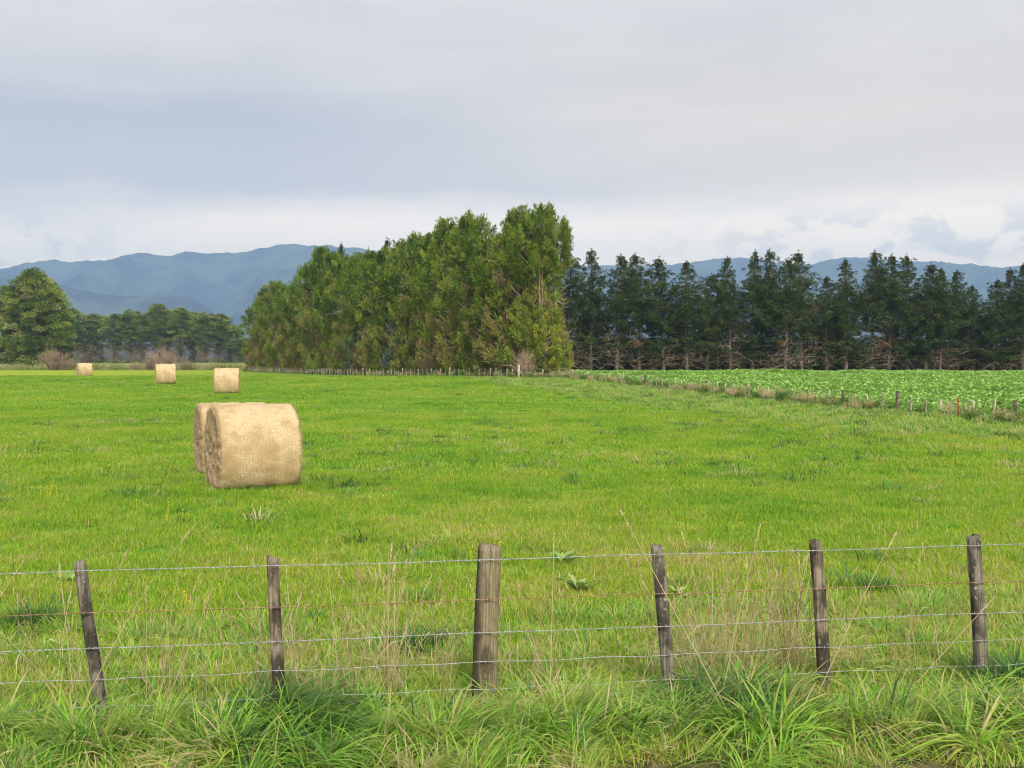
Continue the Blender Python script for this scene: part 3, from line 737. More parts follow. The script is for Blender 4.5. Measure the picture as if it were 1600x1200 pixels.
# ------------------------------------------------------------------ bales
RB, LB = .735, 1.33
def bale_meshes():
    n, m = 120, 44; th = np.arange(n)*2*PI/n
    xs = np.linspace(-LB/2, LB/2, m); er = .05
    V = []; A = []
    for j, x_ in enumerate(xs):
        e = LB/2-abs(x_); rr = RB-(er-math.sqrt(max(er*er-(er-e)**2, 0)) if e < er else 0)*.9
        nz = (fbm(th*4+3, th*0+x_*3+9, 3)-.5)*.035+(fbm(th*14, th*0+x_*13, 3)-.5)*.014
        nz = nz*np.clip(np.minimum(th, 2*PI-th)/.6, 0, 1)
        nz += .006*math.sin(x_*19+1)
        R_ = rr+nz
        se = np.where(np.cos(th) > 0, 2.0+1.1*np.abs(np.cos(th))**.6*(np.cos(th) > 0), 2.0+.25*np.abs(np.cos(th)))
        R_ = R_/(np.abs(np.sin(th))**se+np.abs(np.cos(th))**se)**(1/se)
        y_ = R_*np.sin(th)*1.0; z_ = RB-R_*np.cos(th)
        z_ = np.where(z_ < .10, .10-(.10-z_)*.35, z_)-.05
        V.append(np.stack([np.full(n, x_)+(fbm(th*5, th*0+j*0+2, 2)-.5)*.03*(x_/LB*2)**3, y_, z_], -1)); A.append(th*RB)
    V = np.array(V); i = np.arange(m-1)[:, None]*n; j = np.arange(n)[None]; k_ = (j+1) % n
    Q = np.stack([i+j, i+k_, i+n+k_, i+n+j], -1).reshape(-1, 4)
    wrap = mesh('wrap', V, Q, mat=M['wrap'], attrs={'tint': np.concatenate(A)}, smooth=True)
    ends = []
    for s_ in (0, -1):
        ring = V[s_]; c = ring.mean(0); sg = -1 if s_ == 0 else 1
        RR = []; ks = np.linspace(1, 0.03, 22)
        for q, k2 in enumerate(ks):
            p = c+(ring-c)*k2; ang = th+k2*11
            p[:, 0] += sg*((0 if q == 0 else .012)+(0 if q == 0 else 1)*((fbm(p[:, 1]*11+s_*5, p[:, 2]*11, 3)-.45)*.07+.008*np.sin(ang)-.02*(1-k2)))
            RR.append(p)
        E = np.array(RR); m2 = len(ks); i = np.arange(m2-1)[:, None]*n
        Q = np.stack([i+j, i+k_, i+n+k_, i+n+j], -1).reshape(-1, 4)
        if s_ == 0: Q = Q[:, ::-1]
        cc = E[-1].mean(0); VV = np.concatenate([E.reshape(-1, 3), cc[None]])
        T = np.stack([(m2-1)*n+np.arange(n), (m2-1)*n+(np.arange(n)+1) % n, np.full(n, m2*n)], -1)
        ends.append(mesh('end_face', VV, Q, T, M['end'], smooth=True))
    r = np.random.RandomState(8); mb = MB()
    # straws fraying from both rims and faces, a few through the net
    for s_ in (-1, 1):
        k2 = 1500; a = r.rand(k2)*2*PI; rad = np.where(r.rand(k2) < .5, r.uniform(.95, 1.0, k2), np.sqrt(r.rand(k2)))*(RB-.01)
        P = np.stack([np.full(k2, s_*(LB/2-.01)), rad*np.sin(a), np.maximum(RB-.05-rad*np.cos(a), .04)], -1)
        D = np.stack([np.full(k2, s_*.6), np.cos(a)*r.normal(0, 1, k2)+np.sin(a)*.3, np.sin(a)*r.normal(0, 1, k2)-np.cos(a)*.3], -1)+r.normal(0, .4, (k2, 3))
        mb.cards(P, D, r.uniform(.02, .08, k2), .006, r, r.uniform(0, 1, k2), .2)
    k2 = 1600; a = r.rand(k2)*2*PI; k3 = r.uniform(-LB/2, LB/2, k2); P = np.stack([k3, RB*np.sin(a)*1.0, np.maximum(RB-.05-RB*np.cos(a), .04)], -1)
    mb.cards(P, np.stack([r.normal(0, .7, k2), np.sin(a)*.5, -np.cos(a)*.5], -1)+r.normal(0, .4, (k2, 3)), r.uniform(.015, .04, k2), .004, r, r.uniform(.4, 1, k2))
    k2 = 900; P = np.stack([r.uniform(-LB/2-.15, LB/2+.15, k2), r.uniform(-.5, -.25, k2), r.uniform(0, .06, k2)], -1)
    mb.cards(P, r.normal(0, 1, (k2, 3))*[1, 1, .3]+[0, 0, .15], r.uniform(.05, .15, k2), .005, r, r.uniform(.4, 1, k2))
    return wrap, ends, mb.build('loose_straw', M['straw'])
wrap, ends, fuzz = bale_meshes()
def bale():
    root = empty('hay_bale', (0, 0, 0)); obj('wrap', wrap, root)
    for e in ends: obj('end_face', e, root)
    obj('loose_straw', fuzz, root); return root
proto = bale()
bl = [(393, 19.75, 26, 0, 1.02, 'largest and closest round hay bale, in front of the bale it overlaps'),
      (362, 22.3, 22.5, 0, .97, 'round hay bale mostly hidden behind the closest bale'),
      (354.5, 63, 10.5, None, 1, 'pale round hay bale alone behind the close pair, rightmost of the far three'),
      (258.5, 78, 19, None, .97, 'round hay bale with torn net, middle one of the far three'),
      (131.5, 104, 31, None, .9, 'smallest and farthest round hay bale at the left, beyond the crest')]
for q, (px, d, az, z, s_, lab) in enumerate(bl):
    if q == 0: o = proto
    else:
        o = proto.copy(); C.objects.link(o)
        for ch in proto.children:
            c = ch.copy(); C.objects.link(c); c.parent = o
    x, y = px2w(px, d); o.location = (x, y, float(gz(x, y))-.01); o.rotation_euler = (0, 0, R(az)); o.scale = (s_,)*3
    tag(o, lab, 'hay bale', 'round hay bales in the pasture')

# ------------------------------------------------------------------ trees
def trunk_pts(H, r, wob=.15, n=9):
    z = np.linspace(-.3, H, n); x_ = np.cumsum(r.normal(0, wob, n))*.5; y_ = np.cumsum(r.normal(0, wob, n))*.5
    x_ -= x_[0]; y_ -= y_[0]; return np.stack([x_, y_, z], -1)
def at_h(P, z): return np.array([np.interp(z, P[:, 2], P[:, 0]), np.interp(z, P[:, 2], P[:, 1]), z])

def make_pine(seed, H, Rm=2.3, low=.33):
    r = np.random.RandomState(seed); TP = trunk_pts(H*.985, r, .16)
    tk = MB(); tk.tube(TP, np.linspace(.23, .03, len(TP))*H/15, 7)
    cr = MB(); dead = MB()
    z = .08*H
    gapz = r.uniform(.45, .8)
    lop = r.uniform(-.3, .3); loa = r.rand()*6.28
    while z < H*.975:
        t = z/H
        prof = np.interp(t, [0, .2, .35, .55, .75, .9, 1], [.95, 1.15, 1.2, .98, .54, .21, .02])
        nb = r.randint(3, 6) if t < .85 else 3
        a0 = r.rand()*2*PI
        for b in range(nb):
            a = a0+b*2*PI/nb+r.normal(0, .3); L = Rm*prof*r.uniform(.5, 1.15)*(1+lop*math.cos(a-loa))
            if r.rand() < .06: L *= 1.35
            B = at_h(TP, z); s_ = np.linspace(0, 1, 6)
            rise = r.uniform(.15, .45)*(1 if t > .3 else .2)+(.5 if t > .85 else 0); sag = r.uniform(.0, .2)*(t < .6)
            P = B+np.outer(s_*L, [math.cos(a), math.sin(a), 0])+np.outer(L*(rise*s_+.35*s_**2.2*(t > .3)-sag*s_), [0, 0, 1.])
            P[1:] += r.normal(0, .06, (5, 3))
            is_dead = t < low*r.uniform(.7, 1.15)
            if is_dead:
                P[1:] += r.normal(0, .17, (5, 3)).cumsum(0)
                dead.tube(P, np.linspace(.035, .010, 6), 3, r.uniform(.15, .9))
                for q in range(5):
                    k_ = r.randint(1, 6); e = r.normal(0, .5, 3); dead.tube([P[k_], P[k_]+e*.5+[0, 0, .1], P[k_]+e], [.02, .014, .006], 3, r.uniform(.1, 1))
                if r.rand() > .62: continue
            else: tk.tube(P, np.linspace(.05, .012, 6)*(1.1-t*.6), 4)
            npf = (2 if is_dead else max(2, int(L*2.5)))
            ks = np.linspace(.30 if t < .8 else .6, 1.0, npf)+r.normal(0, .05, npf)
            C_ = np.stack([np.interp(ks, s_, P[:, c]) for c in range(3)], -1)+r.normal(0, 1, (npf, 3))*np.array([.22, .22, .08])*min(1, L/1.3)
            m_ = 32 if not is_dead else 12; pr_ = r.uniform(.22, .42, npf)*min(1.15, .35+L*.42)
            g_ = r.normal(0, 1, (npf*m_, 3)); g_ /= np.linalg.norm(g_, axis=1)[:, None]
            CC = np.repeat(C_, m_, 0)+g_*np.repeat(pr_, m_)[:, None]*np.array([1, 1, .6])*(r.rand(npf*m_)[:, None]**.5)*.8
            ti = np.repeat(np.clip(r.normal(.45, .2, npf), 0, .85), m_)
            if r.rand() < .012: ti[:] = 1
            cr.cards(CC, g_+np.array([math.cos(a)*.5, math.sin(a)*.5, .55]), r.uniform(.18, .34, len(CC))*min(1.1, .5+L*.35), .085*min(1.1, .6+L*.3), r, ti)
        z += r.uniform(.27, .50)*(1 if t < .8 else .6)*H/15
    # leader and secondary shoots
    for q in range(r.randint(2, 5)):
        zz = H*(1 if q == 0 else r.uniform(.9, .96)); off = r.normal(0, .3, 2)*(q > 0)
        B = at_h(TP, min(zz, H*.985)-.1)+[off[0], off[1], 0]
        n_ = 60; zz_ = r.uniform(-1.0, .45, n_); P = B+np.stack([r.normal(0, 1, n_)*(.01+.06*(.45-zz_)), r.normal(0, 1, n_)*(.01+.06*(.45-zz_)), zz_], -1)
        cr.cards(P, r.normal(0, .5, (n_, 3))+[0, 0, .8], .20, .07, r, r.uniform(.2, .6, n_))
    return tk.build('trunk', M['bark']), cr.build('crown', M['pine']), dead.build('dead_branches', M['twig'])

def clump_tree(seed, H, env, nclump, per, csize, card, tintf, bark, mat, ax_up=.8, trunk_r=.22, fill=.35, ecc=(1, 1, 1), zlo=.03, droop=.0, limb=.5, gap=None, trunk_top=.9, lumpk=.45, lumpa=.66):
    r = np.random.RandomState(seed); TP = trunk_pts(H*trunk_top, r, .12)
    tk = MB(); tk.tube(TP, np.linspace(trunk_r, .04, len(TP)), 8)
    cr = MB()
    # stratified clumps on and inside the envelope
    t = (np.arange(nclump)+r.rand(nclump))/nclump; t = zlo+(1-zlo)*t
    wgt = env(t); keep = r.rand(nclump) < np.clip(wgt/wgt.max()+.25, 0, 1); t = t[keep]
    n = len(t); a = np.arange(n)*2.39996+r.normal(0, .4, n)
    lump = lumpa+(1.28-lumpa)*1.1*fbm(np.cos(a)*1.6+seed, np.sin(a)*1.6+t*H*lumpk+seed, 2)
    rad = env(t)*lump*np.where(r.rand(n) < fill, r.uniform(.2, .7, n), r.uniform(.8, 1.0, n))
    if gap:
        inb = (t > gap[0]) & (t < gap[1]) & (r.rand(n) < gap[2]); t = t[~inb]; a = a[~inb]; rad = rad[~inb]; n = len(t)
    Cc = np.stack([np.cos(a)*rad*ecc[0], np.sin(a)*rad*ecc[1], t*H], -1)
    tr = np.stack([at_h(TP, z_) for z_ in np.minimum(Cc[:, 2], H*trunk_top)]); Cc[:, :2] += tr[:, :2]
    ax = np.stack([np.cos(a), np.sin(a), np.full(n, 0.)], -1)*(1-ax_up)+np.array([0, 0, 1.])*ax_up+r.normal(0, .12, (n, 3))
    ax /= np.linalg.norm(ax, axis=1)[:, None]
    for i in range(n):
        if r.rand() < limb:
            z0 = max(.3, Cc[i, 2]-rad[i]*.7*ax_up-.2); B = at_h(TP, min(z0, H*trunk_top-.1)); mdp = (B+Cc[i])/2-[0, 0, .1*rad[i]]
            tk.tube([B, mdp, Cc[i]], [.05, .035, .012], 4)
    sz = csize*r.uniform(.6, 1.45, n); ti = tintf(r, t, a)
    m_ = per; N = n*m_
    g_ = r.normal(0, 1, (N, 3)); g_ /= np.linalg.norm(g_, axis=1)[:, None]; g_ *= (r.rand(N)**.45)[:, None]
    A_ = np.repeat(ax, m_, 0); al = np.einsum('ij,ij->i', g_, A_)[:, None]
    long_, wide = (1.25, .60) if ax_up > .45 else (.30, 1.1)
    if ax_up > .45: off = (g_-A_*al)*wide*(1-.45*al)+A_*al*long_
    else: off = g_*np.array([1.05, 1.05, .33])+np.array([0, 0, -.22])*(g_[:, :1]**2+g_[:, 1:2]**2)
    P = np.repeat(Cc, m_, 0)+off*np.repeat(sz, m_)[:, None]
    P[:, 2] = np.maximum(P[:, 2], .05)
    D = (A_*.95+g_*.8 if ax_up > .45 else A_*.7+g_*.8)+r.normal(0, .35, (N, 3))
    tt = np.clip(np.repeat(ti, m_)+r.normal(0, .09, N), 0, 1)
    cr.cards(P, D, r.uniform(.6, 1.35, N)*card[0], card[1], r, tt, droop)
    return tk.build('trunk', M[bark]), cr.build('crown', M[mat])

def twigs(seed, H, Rr, n_stem, depth, mat_t, r0=.05, up=.9):
    r = np.random.RandomState(seed); mb = MB()
    def grow(B, d, L, rad, k_):
        d = d/np.linalg.norm(d); P = [B]; p = B.copy(); dd = d.copy()
        for i in range(3):
            dd = dd+r.normal(0, .16, 3); dd /= np.linalg.norm(dd); p = p+dd*L/3; P.append(p.copy())
        mb.tube(P, np.linspace(rad, rad*.5, 4), 3, float(np.clip(mat_t+r.normal(0, .2), 0, 1)))
        if k_ > 0:
            for q in range(r.randint(3, 5)):
                j = r.randint(1, 4); grow(P[j], dd+r.normal(0, .55, 3)+[0, 0, .12], L*r.uniform(.5, .75), rad*.55, k_-1)
    for s_ in range(n_stem):
        a = r.rand()*2*PI; l = r.uniform(0, 1)
        grow(np.array([math.cos(a)*Rr*.15, math.sin(a)*Rr*.15, -.05]), np.array([math.cos(a)*l*Rr/H*1.1, math.sin(a)*l*Rr/H*1.1, up]), H*.52*r.uniform(.7, 1), r0, depth)
    return mb.build('branches', M['twig'])

def place(name, parts, x, y, rz, sc, label, cat, group):
    root = empty(name, (x, y, float(gz(x, y))-.03), rz)
    root.scale = sc if isinstance(sc, tuple) else (sc,)*3
    tag(root, label, cat, group)
    for nm, me in parts: obj(nm, me, root)
    return root
ORD = ['first', 'second', 'third', 'fourth', 'fifth', 'sixth', 'seventh', 'eighth', 'ninth', 'tenth', 'eleventh', 'twelfth', 'thirteenth', 'fourteenth', 'fifteenth',
       'sixteenth', 'seventeenth', 'eighteenth', 'nineteenth', 'twentieth', 'twenty-first', 'twenty-second', 'twenty-third', 'twenty-fourth', 'twenty-fifth', 'twenty-sixth',
       'twenty-seventh', 'twenty-eighth', 'twenty-ninth', 'thirtieth']
# pines at the right
PT = [make_pine(500+i, 15.0, 2.45+.2*(i % 3), (.17, .34, .21, .40, .15, .27)[i]) for i in range(6)]
tops = [(862, 425), (889, 383), (925, 390), (964, 397), (999, 397), (1037, 402), (1073, 408), (1104, 428), (1141, 400), (1176, 392), (1207, 390), (1228, 404), (1253, 392), (1292, 432),
        (1322, 405), (1362, 392), (1389, 398), (1419, 398), (1446, 411), (1469, 420), (1496, 422), (1521, 446), (1551, 437), (1580, 420), (1598, 412), (1640, 405)]
r = np.random.RandomState(21)
for i, (px, py) in enumerate(tops):
    d = 141+r.normal(0, 1.0); x, y = px2w(px, d); H = pz(py, d)-float(gz(x, y))
    h_prev = tops[i-1][1] if i else 999; h_next = tops[i+1][1] if i+1 < len(tops) else 999
    feat = 'taller than both its neighbours' if py < h_prev and py < h_next else ('shorter than both its neighbours' if py > h_prev and py > h_next and i else 'of middling height')
    pr = PT[[0, 1, 2, 3, 4, 5, 2, 5, 3, 0, 4, 1, 5, 2, 0, 3, 1, 4, 5, 2, 3, 0, 4, 1, 2, 5][i]]
    place('pine_tree', list(zip(('trunk', 'crown', 'dead_branches'), pr)), x, y, r.rand()*6.28, (*(r.uniform(.88, 1.2),)*2, H/15.0),
          'dark pine %s, %s from left behind the crop' % (feat, ORD[i]), 'pine tree', 'pine trees in a row behind the crop')

# dark undergrowth below the pines
def undergrowth(name, seed, w, h):
    r = np.random.RandomState(seed); mb = MB(); n = 1500
    P = np.stack([r.normal(0, w*.5, n), r.normal(0, .6, n), r.rand(n)**1.1*h*(.7+.6*r.rand())], -1)
    mb.cards(P, r.normal(0, 1, (n, 3))+[0, 0, .3], r.uniform(.2, .45, n), .13, r, np.clip(r.normal(.2, .15, n), 0, .8))
    for i in range(26):
        b = np.array([r.normal(0, w*.4), r.normal(0, .5), 0]); e = b+[r.normal(0, .9), r.normal(0, .5), r.uniform(1, h*1.1)]
        mb.tube([b, (b+e)/2+r.normal(0, .2, 3), e], [.035, .025, .01], 3, .9)
    return mb.build(name, M['pine'])
ug = protos('undergrowth', [undergrowth('undergrowth', 540+i, 1.4, (5.2, 2.8, 4.0, 2.2)[i]) for i in range(4)])
xx = np.arange(4, 75, .6); P = on_ground(xx, 144.5+rng.normal(0, .8, len(xx)))
P = np.concatenate([P, on_ground(xx+.3, 148.5+rng.normal(0, .8, len(xx)))])
scatter('undergrowth', P, ug, rng, (.35, 1.3), .15, 'dark scrubby undergrowth filling in below the row of pines', 'undergrowth')

# the tall cypress hedge
def env_cyp(Rm, topk=.34, base=.9):
    return lambda t: Rm*np.minimum(1, (np.clip(1.02-t, 0, 1)/topk)**.65)*(base+(1-base)*np.minimum(1, t/.25))
def tint_cyp(lowbrown):
    def f(r, t, a):
        g_ = r.normal(.30, .15, len(t))+np.clip(.60-t, 0, .5)*.35
        br = fbm(a*1.6+lowbrown*11, t*2.2+lowbrown*5, 2)
        pb = np.clip((.64-t)*2.4, 0, 1)*np.clip((br-.33)*5, 0, 1)*lowbrown
        return np.clip(np.where(r.rand(len(t)) < pb, r.normal(.76, .13, len(t)), g_+.12*(r.rand(len(t)) < .35)), .02, 1)
    return f
CT = [clump_tree(600+i, 14.0, env_cyp(3.05, (.30, .24, .38, .28, .34)[i]), 560, 72, .52, (.30, .085), tint_cyp((.9, 1.0, .7, 1.0, .85)[i]), 'pale_bark', 'cyp', .72, fill=.4,
      gap=(.30, .62, (.25, .1, .2, .35, .1)[i]), lumpa=.45, lumpk=.55) for i in range(5)]
def hedge_sticks(seed):
    r = np.random.RandomState(seed); mb = MB()
    for q in range(45):
        a = r.rand()*2*PI; z = r.uniform(.6, 9.5); L = r.uniform(.5, 1.6); b = np.array([math.cos(a)*1.7, math.sin(a)*1.7, z])
        d = np.array([math.cos(a), math.sin(a), r.uniform(-.5, .6)])+r.normal(0, .35, 3); e = b+d*L
        mb.tube([b, (b+e)/2+r.normal(0, .12, 3), e], [.03, .022, .008], 3, r.uniform(.5, 1))
    for q in range(7):
        a = q*2*PI/7+r.normal(0, .3); rr = r.uniform(1.0, 1.7)
        mb.tube([(math.cos(a)*rr*.6, math.sin(a)*rr*.6, 0), (math.cos(a)*rr, math.sin(a)*rr, 5), (math.cos(a)*rr*.8, math.sin(a)*rr*.8, 10)], [.085, .065, .03], 5, r.uniform(.3, .9))
    return mb.build('dead_branches', M['twig'])
HS = [hedge_sticks(630+i) for i in range(3)]
ENDT = clump_tree(620, 14.0, lambda t: np.interp(t, [0, .08, .2, .45, .52, .58, .66, .8, .92, 1], [3.0, 2.3, 2.4, 2.0, 1.2, 1.7, 2.6, 2.7, 1.9, .4]), 620, 66, .44, (.32, .08),
                  lambda r, t, a: np.clip(np.where(t < .55, r.normal(.50, .10, len(t)), r.normal(.30, .12, len(t)))+.25*(r.rand(len(t)) < .08), 0, 1), 'pale_bark', 'cyp', .72, fill=.3, gap=(.40, .62, .55), trunk_r=.26, lumpa=.45)
hd = [(843, 326, 'E'), (815, 329, 0), (789, 368, 1), (763, 377, 2), (736, 338, 3), (704, 346, 0), (677, 367, 4), (651, 369, 1), (627, 383, 2), (604, 391, 3), (583, 396, 4), (562, 399, 0),
      (541, 403, 1), (521, 396, 2), (504, 388, 4), (484, 414, 3), (465, 446, 0), (447, 448, 2), (430, 440, 1), (413, 464, 4)]
r = np.random.RandomState(31)
for i, (px, py, k_) in enumerate(hd):
    kx = (px-800)/F; d = 51.0/(kx+.5225)+(r.normal(0, .7) if i else 0); x, y = px2w(px, d); H = pz(py+3, d)-float(gz(x, y))
    pr = ENDT if k_ == 'E' else CT[k_]
    if i == 0: lab = 'tallest cypress at the right end of the hedge, with bare pale trunk showing'
    elif i == 1: lab = 'tall cypress just left of the end tree of the hedge'
    elif py < hd[i-1][1] and (i+1 < len(hd) and py < hd[i+1][1]): lab = 'cypress rising above its neighbours, %s from the right end of the hedge' % ORD[i]
    elif i == len(hd)-1: lab = 'low leafy cypress at the far left end of the hedge'
    else: lab = 'green and brown cypress, %s from the right end of the hedge' % ORD[i]
    place('cypress_tree', list(zip(('trunk', 'crown', 'dead_branches'), (*pr, HS[i % 3]))), x, y, 0.6 if i == 0 else r.rand()*6.28, (1, 1, H/14.0) if i else (.95, .95, H/14.0), lab, 'cypress tree', 'cypress trees forming the tall hedge')
# dark pines poking up behind the hedge
for i, (px, py, d, k_) in enumerate([(535, 381, 146, 0), (574, 388, 140, 3), (606, 373, 136, 1), (629, 376, 133, 4), (708, 372, 124, 2), (770, 368, 114, 5)]):
    d += 6; x, y = px2w(px, d); H = pz(py, d)-float(gz(x, y))
    place('pine_tree', list(zip(('trunk', 'crown', 'dead_branches'), PT[k_])), x, y, i*1.3, (.8, .8, H/15.0),
          'dark pine top poking out behind the hedge, %s from the left' % ORD[i], 'pine tree', 'pines behind the tall hedge')
# bare stems and leafy bush at the corner
x, y = px2w(822, 90.2); place('bare_shrub', [('branches', twigs(641, 2.9, 1.7, 34, 2, .55, .03, 1.1))], x, y, 0, 1.0, 'reddish leafless shrub behind the corner of the hedge fence', 'shrub', 'leafless shrubs along the field edges')
ysh = clump_tree(650, 5.0, lambda t: np.interp(t, [0, .3, .8, 1], [.9, 1.2, .9, .3]), 60, 60, .35, (.20, .12), lambda r, t, a: np.clip(r.normal(.6, .25, len(t)), 0, 1), 'bark', 'shrub', .6, trunk_r=.06)
x, y = px2w(847, 91.0); place('leafy_shrub', list(zip(('trunk', 'crown'), ysh)), x, y, 0, 1.0, 'yellow leaved shrub at the foot of the end cypress', 'shrub', None)

# blue-leaved saplings at the hedge foot
gum = clump_tree(655, 5.5, lambda t: np.interp(t, [0, .2, .7, 1], [.8, 1.4, 1.1, .2]), 70, 60, .4, (.24, .1), lambda r, t, a: np.clip(r.normal(.3, .15, len(t)), 0, 1), 'bark', 'mac', .6, trunk_r=.06)
gcol = leaf_mat('blue_gum_leaves', [(0, (.05, .09, .07)), (.5, (.12, .18, .14)), (1, (.22, .28, .22))], .15, rnd=.1)
gum[1].materials.clear(); gum[1].materials.append(gcol)
for i, (px, d, lab) in enumerate([(560, 126.5, 'blue green sapling at the hedge foot, left one of two'), (622, 116, 'blue green sapling at the hedge foot, right one of two')]):
    x, y = px2w(px, d); place('gum_sapling', list(zip(('trunk', 'crown'), gum)), x, y, i*2.0, (1, 1, .95+.15*i), lab, 'sapling', 'blue green saplings at the foot of the hedge')

# big macrocarpa and tree line at the left
def tint_mac(r, t, a): return np.clip(r.normal(.50, .26, len(t)), 0, 1)
BIG = [clump_tree(660+i, 20.0, lambda t: np.interp(t, [0, .08, .3, .55, .75, .9, 1], [4.6, 5.6, 6.3, 6.2, 4.7, 2.8, .5]), 230, 200, 1.45, (.50, .18), tint_mac, 'bark', 'mac', .25, trunk_r=.5, fill=.35) for i in range(2)]
for px, py, d, sx, k_, lab in [(54, 419, 228, .98, 0, 'biggest broad dark conifer at the left, rising above the hills'), (8, 446, 236, 1.0, 1, 'broad conifer cut by the left edge of the photo beside the biggest one'),
                               (84, 440, 234, .55, 1, 'narrower conifer shoulder merging with the right side of the biggest one')]:
    x, y = px2w(px, d); H = pz(py, d)-float(gz(x, y))
    place('macrocarpa_tree', list(zip(('trunk', 'crown'), BIG[k_])), x, y, px, (sx, sx, H/20.5), lab, 'conifer', 'big conifers at the left edge')
def far_tree(i):
    r0 = np.random.RandomState(680+i)
    tk, cr = clump_tree(680+i, 20.0, lambda t: np.interp(t, [0, .25, .42, .6, .82, .95, 1], [1.2, 1.5, 3.0, 4.8, 4.4, 2.4, .4]), 210, 90, 1.25, (.62, .24), tint_mac, 'bark', 'mac', .25, trunk_r=.4, fill=.35, zlo=.22, gap=(.2, .5, .6), limb=.8)
    dead = MB(); TP = trunk_pts(16, r0, .0)
    for q in range(150):
        z = r0.uniform(.6, 9.5); a = r0.rand()*6.28; L = r0.uniform(1.2, 4.2); s_ = np.linspace(0, 1, 4)
        P = np.outer(s_*L, [math.cos(a), math.sin(a), r0.uniform(-.3, .5)])+[0, 0, z]; P[1:] += r0.normal(0, .3, (3, 3))
        dead.tube(P, np.linspace(.09, .03, 4), 3, r0.uniform(.2, 1))
    n = 900; P = np.stack([r0.normal(0, 2.2, n), r0.normal(0, 2.2, n), r0.rand(n)**1.1*8], -1)
    dead.cards(P, r0.normal(0, 1, (n, 3)), .55, .14, r0, r0.uniform(0, .6, n))
    return tk, cr, dead.build('dead_branches', M['twig'])
FT = [far_tree(i) for i in range(3)]
ft = [(112, 478), (131, 490), (150, 487), (179, 487), (205, 481), (222, 488), (249, 471), (262, 480), (281, 477), (303, 484), (321, 485), (342, 487), (361, 505), (379, 526)]
r = np.random.RandomState(41)
for i, (px, py) in enumerate(ft):
    d = 392+r.normal(0, 5); x, y = px2w(px, d); H = pz(py, d)-float(gz(x, y))
    lab = {0: 'tree tucked against the big conifer, first of the distant tree line', 6: 'tallest pointed tree of the distant left tree line', 12: 'rounded green tree near the right end of the distant tree line', 13: 'lowest tree at the right end of the distant tree line'}.get(i, 'flat topped tree with bare lower branches, %s from the left in the distant line' % ORD[i])
    place('macrocarpa_tree', list(zip(('trunk', 'crown', 'dead_branches'), FT[i % 3])), x, y, r.rand()*6.28, (.95, .95, H/21.0), lab, 'conifer', 'distant tree line at the left')
# dim scrub behind the tree line, and a far clump beyond the hedge end
far_ug = protos('far_scrub', [undergrowth('far_scrub', 700+i, 4, 4.5) for i in range(3)])
xx = np.arange(-162, -90, 4.5); scatter('far_scrub', on_ground(xx, 402+rng.normal(0, 2, len(xx))), far_ug, rng, (.8, 1.3), .02, 'dark scrub below the distant left tree line', 'scrub')
for i, (px, py, d, s_, lab) in enumerate([(396, 529, 520, .75, 'far dark tree in the gap left of the hedge'), (388, 545, 540, .5, 'smaller far dark tree beside the gap tree')]):
    x, y = px2w(px, d); place('far_tree', list(zip(('trunk', 'crown'), BIG[i])), x, y, i, (s_, s_, (pz(py, d))/20.5), lab, 'tree', 'far trees in the gap left of the hedge')

# shrubs and brown hedge strip at the far edge of the yellow grass
SH = [twigs(720+i, 4.0, 3.0, 26, 3, (.45, .6)[i], .07) for i in range(2)]
for i, (px, d, s_, k_, lab) in enumerate([(84, 184, 1.05, 0, 'leafless reddish shrub in front of the big left conifer'), (258, 183, 1.08, 1, 'leafless olive shrub behind the middle far bale'),
                                          (108, 187, .6, 1, 'small leafless shrub left of the farthest bale'), (236, 186, .62, 0, 'low leafless shrub left of the middle far bale'), (212, 186, .42, 1, 'tiny leafless bush between the two leftmost far bales'), (290, 186, .5, 0, 'small leafless bush between the middle and right far bales')]):
    x, y = px2w(px, d); place('bare_shrub', [('branches', SH[k_])], x, y, i*1.1, s_, lab, 'shrub', 'leafless shrubs along the field edges')
def scrub(name, seed):
    r = np.random.RandomState(seed); mb = MB(); n = 420
    P = np.stack([r.normal(0, .9, n), r.normal(0, .35, n), r.rand(n)**1.3*.8], -1)
    mb.cards(P, r.normal(0, .5, (n, 3))+[0, 0, .8], r.uniform(.2, .5, n), .06, r, np.clip(r.normal(.72, .2, n), 0, 1))
    return mb.build(name, M['weed'])
sc2 = protos('scrub', [scrub('scrub', 740+i) for i in range(3)])
xx = np.arange(-90, -38, .9); scatter('brown_scrub', on_ground(xx, 187+rng.normal(0, .4, len(xx))), sc2, rng, (.6, 1.15), .03, 'low brown scrub strip along the far edge of the yellow grass', 'scrub')

# ------------------------------------------------------------------ world: sky with cloud sheet
w = bpy.data.worlds.new('World'); S.world = w; w.use_nodes = True; t = w.node_tree; t.nodes.clear()
SUN_EL, SUN_AZ = 44.0, 165.0      # azimuth clockwise from +Y: behind the camera to the right
K = NT.__new__(NT); K.t = t
out = K.n('ShaderNodeOutputWorld'); bg = K.n('ShaderNodeBackground'); sky = K.n('ShaderNodeTexSky', sky_type='NISHITA')
sky.sun_disc = False; sky.sun_elevation = R(SUN_EL); sky.sun_rotation = R(SUN_AZ)
dirv = K.n('ShaderNodeTexCoord').outputs['Generated']
sp = K.n('ShaderNodeSeparateXYZ'); K.l(dirv, sp.inputs[0])
el = K.math('MULTIPLY', K.math('ARCSINE', sp.outputs[2]), 180/PI)
az = K.math('MULTIPLY', K.math('ARCTAN2', sp.outputs[0], sp.outputs[1]), 180/PI)
cb = K.n('ShaderNodeCombineXYZ'); K.l(K.math('MULTIPLY', az, .05), cb.inputs[0]); K.l(K.math('MULTIPLY', el, .14), cb.inputs[1])
A = cb.outputs[0]
n1 = K.noise(A, 1.0, 5, .5, .3); n2 = K.noise(K.mapping(A, (1, 1.6, 1), (7, 3, 0)), 2.6, 6, .55, .3)
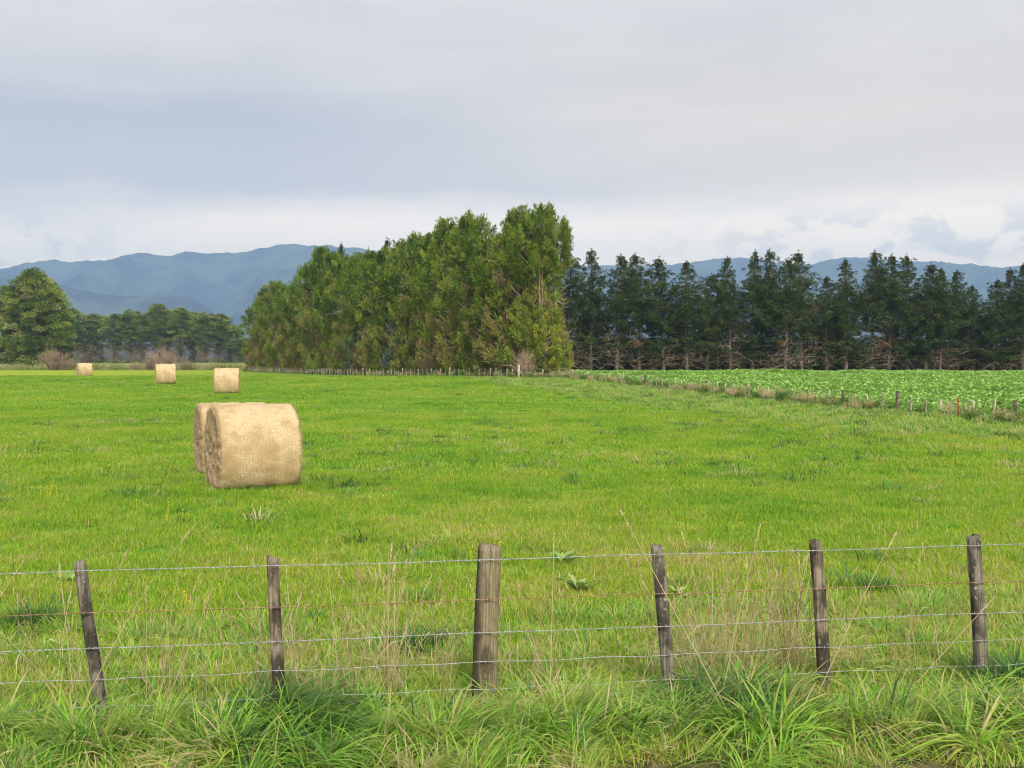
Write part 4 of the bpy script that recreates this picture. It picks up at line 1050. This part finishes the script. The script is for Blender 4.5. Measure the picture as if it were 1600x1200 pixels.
# base brightness of the cloud sheet by elevation (bright low band, grey sheet above)
elw = K.math('MULTIPLY_ADD', K.math('SUBTRACT', n1, .5), 5.0, el)
elw = K.math('MULTIPLY_ADD', az, -.03, elw)
elw = K.math('MULTIPLY_ADD', K.math('SUBTRACT', n2, .5), 2.0, elw)
col = K.ramp(K.math('DIVIDE', elw, 40.0), [(0.0, (2.3, 1.75, 1.12)), (.09, (1.95, 1.55, 1.05)), (.165, (1.55, 1.28, .95)), (.215, (.68, .62, .58)), (.28, (.52, .50, .50)), (.38, (.66, .605, .55)), (.55, (.69, .655, .615)), (1, (.70, .68, .66))])
col = K.mix(K.math('MULTIPLY', K.math('MULTIPLY', K.sstep(az, -14, 12), .75), K.math('MULTIPLY', K.sstep(el, 6.5, 9), K.sstep(el, 17, 11))), col, (.93, .775, .585))
mot = K.math('MULTIPLY_ADD', K.math('SUBTRACT', n2, .5), .22, K.math('MULTIPLY_ADD', K.math('SUBTRACT', n1, .5), .30, 1.0))
col = K.mix(1.0, col, mot, 'MULTIPLY')
# small low grey cumulus, right and left
n3 = K.noise(K.mapping(A, (4.2, 2.2, 1), (3.3, 8.1, 0)), 2.2, 6, .6, .2)
band = K.math('MULTIPLY', K.sstep(el, 2.5, 4.6), K.sstep(el, 8.0, 6.0))
side = K.math('ADD', K.sstep(az, 4, 15), K.sstep(az, -17, -23), clamp=True)
cum = K.math('MULTIPLY', K.math('MULTIPLY', band, side), K.sstep(n3, .47, .60))
col = K.mix(K.math('MULTIPLY', cum, .6), col, (.86, .78, .70))
# cloud sheet over the clear sky
skyc = K.mix(1.0, sky.outputs[0], (.1, .1, .1), 'MULTIPLY')
fin = K.mix(.93, skyc, col)
K.l(fin, bg.inputs[0]); bg.inputs[1].default_value = 1.0
K.l(bg.outputs[0], out.inputs[0])
w.cycles.sampling_method = 'MANUAL'; w.cycles.sample_map_resolution = 512

sun = bpy.data.lights.new('sun', 'SUN'); sun.energy = 3.1; sun.angle = R(12); sun.color = (1, .95, .87)
so = bpy.data.objects.new('sun', sun); C.objects.link(so)
a, e = R(SUN_AZ), R(SUN_EL); v = Vector((math.sin(a)*math.cos(e), math.cos(a)*math.cos(e), math.sin(e)))
so.rotation_euler = v.to_track_quat('Z', 'Y').to_euler(); so.location = v*50

# ------------------------------------------------------------------ camera
cam = bpy.data.cameras.new('camera'); cam.lens = 40.0; cam.sensor_width = 36; cam.clip_end = 30000; cam.clip_start = .1
co = bpy.data.objects.new('camera', cam); C.objects.link(co); co.location = (0, 0, CZ)
co.rotation_euler = (R(90)-math.atan(43/F), 0, 0); S.camera = co
S.view_settings.view_transform = 'Standard'; S.view_settings.look = 'None'; S.view_settings.exposure = 0.52; S.view_settings.gamma = 1
cy = S.cycles; cy.filter_width = 1.05; cy.max_bounces = 5; cy.diffuse_bounces = 2; cy.glossy_bounces = 1; cy.transmission_bounces = 3; cy.transparent_max_bounces = 6; cy.volume_bounces = 0
